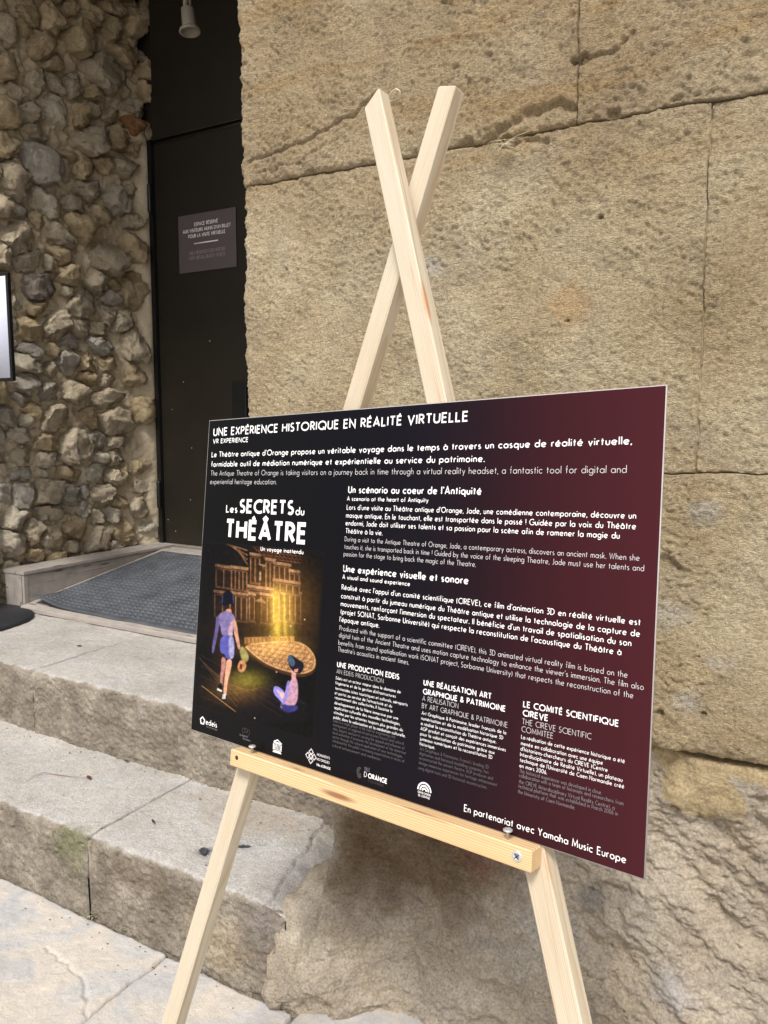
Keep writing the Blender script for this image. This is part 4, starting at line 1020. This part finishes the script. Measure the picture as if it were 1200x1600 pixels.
put_text('column_subheading', [L2("AN EDEIS PRODUCTION", (526, 1052.7), (599, 1066.7), .0070, .07)], M_lt, board)
E1 = [("Edeis est un acteur majeur dans le domaine de", 705, 155, 1008, 220), ("l'ingénierie et de la gestion d'infrastructures", 703, 178, 985, 240), ("territoriales (sites touristiques et culturels, aéroports", 702, 202, 1040, 280),
      ("et ports), au service de l'attractivité et du", 700, 224, 967, 287), ("rayonnement des collectivités. Il favorise le", 700, 246, 970, 310), ("développement de la filière immersive par une", 698, 272, 996, 342),
      ("application culturelle des nouvelles technologies,", 697, 293, 1005, 370), ("stimulée par les attentes toujours plus grandes du", 695, 317, 1018, 397), ("public dans la valorisation et la médiation culturelle.", 693, 340, 1030, 424)]
put_text('column_text', [L2(t, P5(a, b), P5(c, d), .0050, .115) for t, a, b, c, d in E1], M_white, board)
E2 = ["Edeis is a major player in the field of engineering and", "management of regional infrastructures (tourist and cultural", "sites, airports and ports), serving the appeal and influence of", "local authorities. It promotes the development of the immersive", "sector through the cultural application of new technologies,", "stimulated by the public's increasing expectations in terms of", "cultural enhancement and mediation."]
wd = [982, 1022, 1026, 1032, 1018, 1026, 915]
put_text('column_text', [L2(t, P5(692-i*.8, 357+i*19.6), P5(w, 357+i*19.6+(w-690)*.245), .0049, .09) for i, (t, w) in enumerate(zip(E2, wd))], M_gr2, board)
put_text('column_heading', [L2("UNE RÉALISATION ART", (661.7, 1070.7), (767.3, 1092.7), .0086, .17), L2("GRAPHIQUE & PATRIMOINE", (660.7, 1085), (789.3, 1111.7), .0086, .17)], M_white, board)
put_text('column_subheading', [L2("A REALISATION", (660, 1095), (716, 1106.7), .0076, .075), L2("BY ART GRAPHIQUE & PATRIMOINE", (659.3, 1106.7), (792.7, 1136.7), .0076, .075)], M_lt, board)
A1 = [("Art Graphique & Patrimoine, leader français de la", 57, 230, 452, 322), ("numérisation et de la modélisation historique 3D", 55, 255, 438, 345), ("a réalisé la reconstitution du Théâtre antique.", 53, 278, 405, 365),
      ("AGP produit et conçoit des expériences immersives", 52, 302, 450, 403), ("pour la valorisation du patrimoine grâce aux", 50, 327, 398, 415), ("jumeaux numériques et la reconstitution 3D", 50, 350, 387, 438), ("historique.", 48, 372, 118, 393)]
put_text('column_text', [L2(t, P6(a, b), P6(c, d), .0052, .115) for t, a, b, c, d in A1], M_white, board)
A2 = [("Art Graphique & Patrimoine, France's leading 3D", 48, 395, 370, 485), ("digitisation and historical modelling company, has", 46, 417, 370, 508), ("reconstructed the ancient theatre. AGP produces and", 45, 438, 390, 537),
      ("designs immersive experiences for heritage enhancement", 43, 462, 410, 565), ("using digital twins and 3D historical reconstruction.", 40, 485, 362, 578)]
put_text('column_text', [L2(t, P6(a, b), P6(c, d), .0050, .09) for t, a, b, c, d in A2], M_gr2, board)
put_text('column_heading', [L2("LE COMITÉ SCIENTIFIQUE", (817.3, 1105), (966, 1135.7), .0088, .17), L2("CIREVE", (816.7, 1118.3), (855.7, 1127.3), .0088, .17)], M_white, board)
put_text('column_subheading', [L2("THE CIREVE SCIENTIFIC", (815.7, 1131.7), (923.3, 1155), .0078, .075), L2("COMMITEE", (815, 1142.7), (864, 1155), .0078, .075)], M_lt, board)
C1 = [("La réalisation de cette expérience historique a été", 523, 343, 1008, 458), ("menée en collaboration avec une équipe", 522, 372, 905, 465), ("d'historiens-chercheurs du CIREVE (Centre", 520, 400, 928, 497),
      ("Interdisciplinaire de Réalité Virtuelle), un plateau", 518, 425, 997, 545), ("technique de l'Université de Caen Normandie créé", 517, 450, 1005, 577), ("en mars 2006.", 515, 477, 643, 510)]
put_text('column_text', [L2(t, P6(a, b), P6(c, d), .0056, .115) for t, a, b, c, d in C1], M_white, board)
C2 = [("This historical experience was developed in close", 515, 500, 897, 605), ("collaboration with a team of historians and researchers from", 513, 523, 1002, 655), ("the CIREVE (Interdisciplinary Virtual Reality Centre), a", 512, 550, 960, 677),
      ("technical platform that was established in March 2006 in", 510, 573, 975, 703), ("the University of Caen Normandie.", 508, 598, 775, 675)]
put_text('column_text', [L2(t, P6(a, b), P6(c, d), .0054, .09) for t, a, b, c, d in C2], M_gr, board)
put_text('partner_line', [L2("En partenariat avec Yamaha Music Europe", (725, 1267.3), (977.7, 1350), .0104, .125)], M_white, board)

# ---- logos along the foot of the board, each drawn at its own place
def logo(name, cx, cy, strokes, size, wt, mat=M_white, texts=(), asp=1.0):
    """strokes in a unit box centred on (0,0), y up; size in metres"""
    u, v = at_b(cx, cy); V, F = [], []
    for i, s in enumerate(strokes): ribbon([(px*size*asp, py*size) for px, py in s], wt*size, .00003+.00002*i, V, F)
    VV = [bp(u+x, v-y, -(.0002+z)) for x, y, z in V]
    n0 = len(VV)
    for (txt, x0, y0, x1, cap, w) in texts:
        V2, F2 = text_mesh(txt, cap, w, x1-x0); b = len(VV)
        VV += [bp(u+x0+x, v-y0-y, -(.0002+z)) for x, y, z in V2]; F += [[b+i for i in f] for f in F2]
    return mesh_obj(name, VV, F, mat, board, False)
pent = [(math.cos(R_(90+72*k))*.5, math.sin(R_(90+72*k))*.5) for k in range(6)]
pent[-1] = pent[0]
logo('round_logo', 316.5, 1126, [pent], .0135, .20, texts=(("edeis", .0100, -.0050, .0430, .0112, .13),))
logo('tagline', 328, 1137, [], .01, .1, M_gr, texts=(("l'innovation partagée", -.010, -.001, .022, .0034, .1),))
logo('temple_logo', 433.5, 1166, [[(-.5, -.5), (.5, -.5)], [(-.42, -.40), (.42, -.40)], [(-.45, .22), (.45, .22)], [(-.45, .30), (0, .5), (.45, .30), (-.45, .28)]]+[[(x, -.34), (x, .16)] for x in (-.46, .46)], .0215, .085, texts=())
logo('temple_caption', 433.5, 1166, [], .01, .1, M_white, texts=(("UNESCO", -.0082, -.0072, .0082, .0105, .13),))
dia = []
for k in range(4):
    a = R_(45+90*k); cx_, cy_ = math.cos(a)*.0, math.sin(a)*.0
for sx_, sy_ in ((0, .3), (0, -.3), (.3, 0), (-.3, 0), (0, 0)): dia.append([(sx_, sy_+.2), (sx_+.2, sy_), (sx_, sy_-.2), (sx_-.2, sy_), (sx_, sy_+.2)])
logo('knot_logo', 486, 1181.5, dia, .024, .07, M_lt, texts=(("MONUMENTS", .0135, .0040, .0425, .0044, .18), ("HISTORIQUES", .0135, -.0035, .0425, .0044, .18)))
logo('knot_caption', 486, 1181.5, [], .01, .1, M_white, texts=(("Ville d'ORANGE", .0135, -.0125, .0455, .0044, .17),))
M_dim = m_print('very dim print', (64, 58, 60))
logo('crest_logo', 562, 1206, [arc(0, 0, .4, .5, 60, 300, 10), arc(.05, 0, .2, .3, 90, 330, 8), [(-.3, -.5), (0, -.7), (.3, -.5)]], .013, .18, M_dim)
logo('town_caption', 562, 1206, [], .01, .1, M_gr, texts=(("VILLE", .0095, .0045, .0205, .0062, .10),))
logo('town_name', 562, 1206, [], .01, .1, M_white, texts=(("D", .0095, -.0052, .0150, .0084, .09), ("ORANGE", .0178, -.0054, .0560, .0082, .20)))
logo('town_tagline', 562, 1206, [], .01, .1, M_dim, texts=(("ET SON PATRIMOINE", .0185, -.0115, .0500, .0040, .14),))
logo('arch_logo', 663, 1236, [arc(0, 0, .5, .5, 0, 180, 14), arc(0, 0, .32, .32, 0, 180, 12), arc(0, 0, .15, .15, 0, 180, 10)], .0235, .105, texts=(("GRAND CHOEUR", -.0115, -.0052, .0115, .0034, .16), ("DE L'ORANGE", -.0105, -.0098, .0105, .0034, .16)))
logo('figures_logo', 384, 1144, [arc(-.3, .1, .18, .22, 20, 300, 8), arc(.05, .15, .2, .2, 60, 380, 8), arc(.35, .05, .18, .24, -60, 200, 8), arc(0, -.2, .5, .12, 200, 340, 8)], .020, .05, M_dim)
logo('figures_caption', 380, 1150, [], .01, .1, M_gr, texts=(("Monuments &", -.010, -.001, .012, .0036, .12), ("Patrimoines", .0, -.0060, .020, .0036, .12)))

# ---- printed picture on the board: night theatre, golden light, two figures (flat print, coloured per vertex)
def sd_poly(x, y, poly):
    d = np.full(x.shape, 1e9); ins = np.zeros(x.shape, bool); n = len(poly)
    for i in range(n):
        ax_, ay_ = poly[i]; bx_, by_ = poly[(i+1) % n]
        ex_, ey_ = bx_-ax_, by_-ay_
        t = np.clip(((x-ax_)*ex_+(y-ay_)*ey_)/max(ex_*ex_+ey_*ey_, 1e-9), 0, 1)
        d = np.minimum(d, np.hypot(x-ax_-t*ex_, y-ay_-t*ey_))
        c = ((ay_ > y) != (by_ > y)) & (x < (bx_-ax_)*(y-ay_)/((by_-ay_) if by_ != ay_ else 1e-9)+ax_)
        ins ^= c
    return np.where(ins, -d, d)
def paint(x, y):
    """x, y in picture units (1 unit = 1/200 of the picture's width, y down)"""
    C = np.zeros(x.shape+(3,)); C[:] = sl((19, 17, 18))[:3]
    def blend(m, col):
        m = np.clip(m, 0, 1)[..., None]; C[:] = C*(1-m)+np.array(sl(col)[:3])*m
    def add(m, col): C[:] = C+np.clip(m, 0, 2)[..., None]*np.array(sl(col)[:3])
    def poly(p, col, soft=1.2, a=1.0):
        if len(p) > 4:
            for _k in range(2):
                p = [q for (a0, b0), (a1, b1) in zip(p, p[1:]+p[:1]) for q in ((a0*.75+a1*.25, b0*.75+b1*.25), (a0*.25+a1*.75, b0*.25+b1*.75))]
        blend(a*(1-sstep(-soft, soft, sd_poly(x, y, p))), col)
    def box(x0, y0, x1, y1, col, sk=0.0, soft=1.0, a=1.0): poly([(x0, y0), (x1, y0+sk*(x1-x0)), (x1, y1+sk*(x1-x0)), (x0, y1)], col, soft, a)
    def line(x0, y0, x1, y1, w, col, a=1.0):
        dx, dy = x1-x0, y1-y0; t = np.clip(((x-x0)*dx+(y-y0)*dy)/(dx*dx+dy*dy), 0, 1)
        blend(a*(1-sstep(w*.5, w, np.hypot(x-x0-t*dx, y-y0-t*dy))), col)
    # stage roof lattice
    for k in range(12): line(76+k*8, 6+k*1.6, 104+k*6, 30+k*1.2, 1.1, (104, 62, 42), .8)
    for k in range(5): line(78+k*6, 8+k*6, 164, 20+k*5, 1.1, (112, 66, 44), .8)
    sk = .14
    # cornice fragment at upper left
    for k in range(4): line(44+k*6, 10+k*3, 76, 20+k*7, 1.6, (150, 106, 72), .75)
    # facade tiers
    glow = np.exp(-(((x-125)/42)**2+((y-105)/48)**2))
    for (x0, x1, y0, h, n) in ((28, 52, 44, 34, 2), (52, 76, 46, 36, 4), (26, 50, 84, 40, 2), (50, 76, 86, 44, 3), (82, 96, 26, 46, 2), (96, 106, 44, 34, 1), (106, 119, 34, 46, 2), (119, 143, 40, 30, 3), (78, 118, 76, 10, 1), (80, 88, 88, 44, 1), (98, 118, 88, 46, 2), (118, 160, 82, 48, 5), (143, 158, 52, 24, 2), (118, 158, 66, 20, 4)):
        box(x0, y0, x1, y0+h, (46, 28, 20), sk, 1.5, .9)
        box(x0-2, y0-3, x1+2, y0+1.5, (176, 130, 92), sk, .8, .85); box(x0, y0+3, x1, y0+5, (120, 84, 58), sk, .8, .8); box(x0-2, y0+h-3, x1+2, y0+h, (140, 98, 68), sk, .8, .7)
        for k in range(n+1):
            xx = x0+(x1-x0)*k/n; yy = sk*(xx-x0)
            box(xx-1.5, y0+5+yy, xx+1.5, y0+h-3+yy, (92, 62, 44), 0, .9, .8); box(xx-1.1, y0+5+yy, xx+.2, y0+h-3+yy, (178, 130, 90), 0, .6, .75)
    poly([(88, 100), (98, 101), (98, 132), (88, 131)], (14, 10, 10)); poly([(93, 42), (100, 44), (101, 70), (92, 69)], (30, 20, 16))
    poly([(95.2, 54), (97, 52), (98, 56), (98, 68), (94.6, 67)], (190, 150, 110), .8)
    poly([(98, 94), (88, 99), (108, 104)], (150, 106, 74), .8, .8)
    nzz = fbm(x/5.0, y/9.0, 0, 5, 3, .6); C[:] = C*(np.clip((.62+.9*glow+.34*nzz)*(1-.55*sstep(110, 140, y)*(1-glow)), .10, 1.5))[..., None]+(sl((17, 15, 16))[0]*.4)
    # dark fall off to the left and right of the facade
    blend(sstep(60, 20, x)*.6*(y < 150), (14, 12, 12)); blend(sstep(146, 166, x)*.85*sstep(170, 120, y), (18, 16, 16))
    blend(sstep(118, 150, y)*sstep(175, 130, y)*.75, (30, 20, 18))
    # stage front and stage floor with a pattern of squares
    box(72, 156, 150, 166, (164, 116, 66), -.03, 1.2, .9)
    for k in range(12): box(75+k*6, 157-k*.2, 77+k*6, 165-k*.2, (80, 50, 30), 0, .7, .7)
    stage = [(68, 166), (150, 160), (172, 170), (184, 188), (182, 206), (164, 214), (140, 210), (118, 203), (100, 194), (82, 180)]
    poly([(p[0], p[1]+5) for p in stage], (70, 44, 28), 1.4, .9)
    poly(stage, (206, 158, 104), 1.2)
    ins = sd_poly(x, y, stage) < -3
    uu = (x-70)+(y-160)*.9; vv = (y-160)*1.6-(x-70)*.25
    fa = np.abs((uu/11) % 1-.5); fb = np.abs((vv/11) % 1-.5); m = np.maximum(fa, fb)
    blend(ins*((m > .40)*.9+((m > .18)*(m < .30))*.75), (110, 66, 42))
    rim = np.abs(sd_poly(x, y, stage)+3); blend(.5*(1-sstep(.6, 1.8, rim))*(np.sin(x*1.6+y*1.3) > 0), (90, 56, 36))
    # seats and steps below
    for k in range(9): line(2+k*7, 188+k*7, 66+k*5, 252-k*5+20, .8, (96, 66, 44), .55)
    for k in range(6): line(4, 184+k*16, 60, 214+k*14, .7, (60, 46, 40), .5)
    line(6, 232, 58, 272, 1.0, (150, 110, 74), .8)
    poly([(58, 272), (60, 262), (74, 244), (82, 246), (88, 238), (97, 236), (112, 222), (150, 240), (176, 262), (170, 290), (60, 290)], (20, 17, 20), 1.6, .95)
    for k in range(5): line(76+k*9, 246-k*4, 130+k*9, 280-k*5, .6, (52, 42, 48), .7)
    # light shafts and glow
    for cx_, w_, a_ in ((122, 6, .85), (126, 16, .30), (134, 3.2, .6), (143, 5, .30), (114, 4, .15)):
        env = sstep(66, 96, y)*sstep(176, 140, y)
        add(a_*.55*env*np.exp(-((x-cx_-(y-110)*.04)/w_)**2), (255, 214, 84))
    add(.30*np.exp(-(((x-118)/36)**2+((y-172)/14)**2)), (255, 196, 96)); add(.18*glow, (255, 180, 70))
    add(.30*np.exp(-(((x-76)/24)**2+((y-222)/13)**2)), (190, 176, 60)); add(.14*np.exp(-(((x-60)/34)**2+((y-238)/18)**2)), (220, 160, 80))
    add(.15*np.exp(-(((x-40)/14)**2+((y-165)/50)**2)), (110, 70, 50))
    # standing figure seen from behind: bob of dark hair, bare arms, shorts, a bag in the hand
    skin_b, skin_w, blu = (126, 112, 158), (206, 150, 124), (98, 98, 190)
    poly([(43, 112), (51, 111), (52, 118), (46, 122), (42, 118)], (216, 150, 120), 1.0)
    poly([(30, 121), (42, 114), (50, 116), (58, 124), (57, 136), (52, 150), (54, 154), (36, 154), (35, 140), (32, 134)], skin_b, 1.2)
    poly([(49, 134), (55, 128), (53, 148), (54, 153), (46, 154)], (216, 176, 180), 1.6, .7)
    poly([(36, 153), (54, 153), (56, 170), (55, 190), (43, 189), (41, 181), (35, 181), (33, 168)], (90, 90, 168), 1.0)
    poly([(47, 154), (54, 153), (56, 170), (55, 189), (48, 189)], (176, 170, 206), 1.6, .8)
    poly([(28, 122), (33, 126), (32, 142), (28, 160), (24, 180), (21, 181), (22, 166), (25, 150), (27, 136)], (96, 88, 136), 1.0)
    poly([(54, 122), (60, 134), (62, 152), (66, 172), (63, 176), (59, 162), (55, 146)], skin_w, 1.0)
    poly([(36, 186), (43, 188), (42, 204), (38, 222), (38, 231), (34, 230), (34, 218), (36, 202)], (184, 128, 118), 1.0)
    poly([(44, 190), (53, 190), (50, 210), (45, 226), (44, 248), (39, 248), (40, 230), (42, 208)], (226, 164, 132), 1.0)
    poly([(31, 229), (36, 226), (38, 233), (37, 240), (30, 236)], (24, 20, 24), 1.0); poly([(30, 235), (37, 239), (36, 241), (29, 238)], (230, 226, 222), .8)
    poly([(36, 248), (42, 245), (45, 248), (43, 256), (36, 254)], (28, 24, 28), 1.0); poly([(38, 245), (43, 244), (42, 252), (37, 252)], (224, 216, 214), .8)
    poly([(36, 94), (42, 82), (50, 82), (56, 92), (57, 106), (54, 107), (48, 103), (41, 108), (35, 103)], (16, 18, 34), 1.2)
    line(38, 92, 37, 101, 1.2, (60, 70, 110), .6); line(54, 90, 55, 102, 1.0, (80, 86, 120), .6)
    poly([(64, 172), (70, 170), (77, 180), (79, 190), (73, 196), (67, 190)], (170, 156, 96), 1.6, .85)
    poly([(67, 190), (75, 196), (74, 206), (67, 212), (61, 206), (62, 197)], (206, 142, 92), 1.2, .9); poly([(65, 197), (69, 198), (68, 206), (64, 205)], (90, 50, 40), 1.0)
    # seated figure holding up a headset
    poly([(118, 232), (126, 233), (136, 243), (142, 254), (136, 262), (127, 254), (117, 243)], (150, 146, 224), 1.2)
    poly([(122, 238), (133, 243), (138, 250), (130, 251)], (232, 180, 168), 1.0)
    poly([(136, 240), (144, 222), (153, 218), (156, 234), (154, 262), (138, 264), (128, 268), (130, 256)], (196, 150, 170), 1.2)
    poly([(128, 256), (138, 262), (156, 262), (154, 270), (140, 274), (130, 268)], (54, 54, 116), 1.4)
    poly([(138, 226), (143, 222), (142, 244), (134, 262), (130, 260), (136, 244)], (142, 132, 206), 1.2, .9)
    poly([(145, 205), (153, 205), (152, 222), (146, 222)], (214, 158, 150), 1.0)
    poly([(139, 186), (144, 182), (156, 190), (166, 196), (163, 210), (156, 214), (146, 208), (141, 200)], (26, 26, 38), 1.2)
    poly([(139, 184), (145, 183), (152, 196), (147, 203), (141, 196)], (70, 90, 112), 1.2, .9); poly([(150, 206), (156, 205), (155, 210), (150, 210)], (220, 150, 130), .8)
    for (a, b) in ((112, 154), (130, 156), (122, 210), (88, 282), (166, 128), (144, 138)): add(.8*np.exp(-(((x-a)/.8)**2+((y-b)/.8)**2)), (255, 240, 210))
    shade = .80+.22*fbm(x/7.0, y/7.0, 0, 15, 3, .6)
    C[:] = C*shade[..., None]
    return np.clip(C, 0, 1)
ua, ub = at_b(316, 850)[0], at_b(503, 960)[0]; va, vb = at_b(400, 852)[1], at_b(400, 1132)[1]
nu, nv = 400, 560
U, Vv = np.meshgrid(np.linspace(ua, ub, nu), np.linspace(va, vb, nv))
Pw = TLB+ex*U[..., None]+ey*Vv[..., None]-ny*.00010
# picture units: follow the print as laid out on the board
q = Pw-CAMP; cx_, cy_, cz_ = q@rt2_np if False else q@np.array(rt2), q@np.array(dn2), q@np.array(fw)
px = 600+FPX*cx_/cz_; py = 800+FPX*cy_/cz_
C = paint((px-310)/1.0, (py-840)/1.0*1.0)
fade = np.minimum.reduce([sstep(0, .03, (U-ua)/(ub-ua)), sstep(1, .97, (U-ua)/(ub-ua)), sstep(0, .02, (Vv-va)/(vb-va)), sstep(1, .98, (Vv-va)/(vb-va))])[..., None]
C = C*fade+np.array(sl((19, 17, 18))[:3])*(1-fade)
tp = NT('printed picture'); at_ = tp.n('Attribute'); at_.attribute_name = 'ink'; tp.base(at_.outputs['Color']); tp.rough(.30); tp.b.inputs['Specular IOR Level'].default_value = .09
mesh_obj('printed_picture', Pw.reshape(-1, 3), grid_faces(nv, nu), tp.m, board, False, {'ink': ('FLOAT_COLOR', np.concatenate([C, np.ones(C.shape[:2]+(1,))], -1))})

# ---- notice on the metal door
qa = [at_y(*p_, YD) for p_ in ((280, 338.7), (369.3, 324), (371, 417), (281.6, 428))]
nx0 = (qa[0][0]+qa[3][0])/2; nx1 = (qa[1][0]+qa[2][0])/2; nz1 = (qa[0][2]+qa[1][2])/2; nz0 = (qa[2][2]+qa[3][2])/2
notice = tag(empty('door_notice', (nx0, YD, nz0)), 'small purple grey notice with white lettering fixed on the dark door', 'notice')
bb('plate', nx0, nx1, YD-.007, YD-.0035, nz0, nz1, M_plate, notice, .0005)
fr = lambda u, v, o: np.array([nx0+u, YD-.007-o*4, nz1-v])
NW, NH = nx1-nx0, nz1-nz0
def zx(a): return (a/7.5+240)
def N2(txt, x0, y0, x1, y1, cap, w):
    p0, p1 = at_y(x0/7.5+240, y0/7.5+300, YD), at_y(x1/7.5+240, y1/7.5+300, YD)
    return (txt, p0[0]-nx0, nz1-(p0[2]+p1[2])/2, p1[0]-nx0, cap, w)
put_text('lettering', [N2("ESPACE RÉSERVÉ", 490, 402, 762, 365, .021, .16), N2("AUX VISITEURS MUNIS D'UN BILLET", 355, 490, 913, 412, .021, .16), N2("POUR LA VISITE VIRTUELLE", 420, 545, 848, 488, .021, .16)], M_ltw, notice, fr)
put_text('lettering', [N2("AREA RESERVED FOR VISITORS", 430, 740, 850, 692, .021, .10), N2("WITH VIRTUAL REALITY TICKETS", 428, 800, 852, 752, .021, .10)], M_ltg, notice, fr)
p0, p1 = at_y(485/7.5+240, 607/7.5+300, YD), at_y(765/7.5+240, 569/7.5+300, YD)
bb('divider_line', p0[0], p1[0], YD-.0082, YD-.0071, (p0[2]+p1[2])/2-.0035, (p0[2]+p1[2])/2+.0035, M_ltw, notice)

# ------------------------------------------------------------------ small things
M_leaf = m_plain('dry brown leaf', sl((98, 62, 44)), .7, 0, 60, .3); M_leaf2 = m_plain('dark wet leaf', sl((62, 64, 70)), .6, 0, 60, .3)
M_green = m_plain('green weed', sl((86, 104, 46)), .6, 0, 60, .25); M_straw = m_plain('pale straw', sl((204, 190, 158)), .7, 0, 60, .1)
def leaf(x, y, z, L, wdt, rot, mat, label, lobes=0, curl=.25):
    n = 9; V, F = [], []
    for i in range(n):
        t = i/(n-1); w = wdt*math.sin(math.pi*min(1, t*1.02+.0))**.8*(1+(.35*math.sin(t*18) if lobes else 0))
        for s in (-1, 0, 1):
            a, b = (t-.5)*L, s*w/2; zz = curl*L*(t-.5)**2+.18*abs(s)*w
            V.append((x+a*math.cos(rot)-b*math.sin(rot), y+a*math.sin(rot)+b*math.cos(rot), z+.002+zz))
    for i in range(n-1):
        for s in (0, 1): k = i*3+s; F.append([k, k+3, k+4, k+1])
    # underside gives it thickness
    m = len(V); V += [(a, b, c-.0006) for a, b, c in V]; F += [[m+f[0], m+f[3], m+f[2], m+f[1]] for f in F]
    o = mesh_obj('dry_leaf', V, F, mat); return tag(o, label, 'leaf', 'dry leaves on the steps')
T1z, T2z = .252, .499
p = at_z(139, 1216, T1z); leaf(p[0], p[1], T1z, .035, .014, -.4, M_leaf, 'curled red brown dry leaf at the end of a twig on the lower step')
p = at_z(575/2.4, 1100+443/2.4, T1z); leaf(p[0], p[1], T1z, .03, .008, -.5, M_leaf2, 'small dark leaf scrap alone on the middle of the lower step')
p = at_z(475/2.4, 1100+216/2.4, T1z); leaf(p[0], p[1], T1z, .022, .009, .3, M_leaf2, 'tiny dark leaf scrap on the lower step near the upper riser')
p = at_z(318, 1331, T1z); leaf(p[0], p[1], T1z-.001, .045, .022, -.7, M_leaf2, 'flattened blue black leaf on the lower step left of the easel leg', 1, .02)
p = at_z(381, 1324, T1z); leaf(p[0], p[1], T1z, .045, .012, .5, M_leaf2, 'narrow dark leaf on the lower step right of the easel leg', 1, .1)
p = at_z(124, 1010, T2z); leaf(p[0], p[1], T2z, .03, .012, .2, M_leaf2, 'small dark leaf scrap on the upper step')
twig = tag(tube('twig', [at_z(px_, py_, T1z)+np.array([0, 0, dz]) for px_, py_, dz in ((42, 1222, .002), (55, 1214, .006), (68, 1210, .007), (85, 1212, .005), (110, 1215, .004), (137, 1217, .005))], [.0006, .001, .0012, .0012, .001, .0006], m_plain('brown twig', sl((140, 116, 98)), .8), None), 'thin brown twig lying on the lower step', 'twig')
# crumbs: bits of grit and leaf along the joints
def crumbs(name, zone, n, mat, label_kind, seed, sz=(.0012, .0045)):
    rg = random.Random(seed); V, F = [], []
    for i in range(n):
        x, y, z = zone(rg); s = rg.uniform(*sz); b = len(V)
        for k in range(6):
            d = [(1, 0, 0), (-1, 0, 0), (0, 1, 0), (0, -1, 0), (0, 0, 1), (0, 0, -1)][k]
            V.append((x+d[0]*s*rg.uniform(.5, 1.3), y+d[1]*s*rg.uniform(.4, 1), z+max(-.001, d[2]*s*.5)+s*.1))
        for a_, b_, c_ in ((0, 2, 4), (2, 1, 4), (1, 3, 4), (3, 0, 4), (2, 0, 5), (1, 2, 5), (3, 1, 5), (0, 3, 5)): F.append([b+a_, b+b_, b+c_])
    return tag(mesh_obj(name, V, F, mat, None, False), kind='stuff')
def z1(rg): return (rg.uniform(-2.8, -1.25), 1.855-abs(rg.gauss(0, .06)), .251)
def z2(rg): return (rg.uniform(-3.4, -1.3), rg.uniform(1.9, 2.45), .498)
def z3(rg): return (rg.uniform(-2.3, -1.15), 1.425-abs(rg.gauss(0, .08)), .001)
def z4(rg): return (rg.uniform(-2.3, -1.3), rg.uniform(1.45, 1.84), .251)
crumbs('grit', z1, 60, M_leaf2, 0, 1); crumbs('grit', z2, 30, M_leaf2, 0, 2); crumbs('grit', z3, 50, M_leaf, 0, 3); crumbs('grit', z4, 16, M_leaf2, 0, 4)
# weeds in the joints
def weed(px_, py_, zz, n, L, label, seed):
    p = at_z(px_, py_, zz); rg = random.Random(seed); root = empty('weed', tuple(p))
    for i in range(n):
        a = rg.uniform(0, 6.28); l = L*rg.uniform(.5, 1); base_ = Vector(p)+Vector((rg.uniform(-.02, .02), rg.uniform(-.01, .005), 0)); V = []
        dd = Vector((math.cos(a), math.sin(a)-.3, 0)); sd = Vector((-dd.y, dd.x, 0))
        for k in range(5):
            t = k/4; c_ = base_+dd*l*t*.8+Vector((0, 0, l*(t-.6*t*t))); w = .0022*(1-t)+.0002
            V += [tuple(c_+sd*w), tuple(c_-sd*w)]
        mesh_obj('leaf', V, [[2*k, 2*k+2, 2*k+3, 2*k+1] for k in range(4)], M_green if rg.random() < .7 else M_straw, root)
    return tag(root, label, 'weed', 'weeds along the lower step')
weed(148, 1434, .0, 14, .035, 'small green weed growing at the foot of the lower step under its joint', 2)
weed(190, 1452, .0, 7, .03, 'few grass blades at the foot of the lower step right of the green weed', 3)
weed(138, 1322, .22, 6, .02, 'tiny weed in the joint of the lower step edge', 5)
# pale dry roots at the hole in the bed joint
rg = random.Random(9); V, F = [], []
rootp = at_y(790, 225, YF-.012)
rt_o = empty('dry_roots', tuple(rootp)); tag(rt_o, 'tuft of pale dry roots in the wall joint right of the easel top', 'roots')
for i in range(26):
    a = rg.uniform(-3.0, .5) if i % 3 else rg.uniform(0, 3.1); l = rg.uniform(.012, .045); pts = []
    for k in range(6):
        t = k/5; pts.append(rootp+np.array([math.cos(a+t*rg.uniform(-.7, .7))*l*t*1.3, -.004-.008*math.sin(t*3), math.sin(a+t*.5)*l*t*.6-.008*t*t]))
    tube('root', pts, .00055, M_straw, rt_o, 4)
cp = at_y(622, 147, YF-.012)
tag(tube('wire_hook', [cp+np.array([-.022, 0, -.005]), cp+np.array([-.012, -.006, .006]), cp+np.array([0, -.009, .008]), cp+np.array([.009, -.008, .002]), cp+np.array([.008, -.005, -.007]), cp+np.array([0, .003, -.009])], .0018, m_plain('pale cord', sl((205, 190, 165)), .6), None), 'small curl of pale cord stuck to the ashlar wall above the crossed easel legs', 'cord')
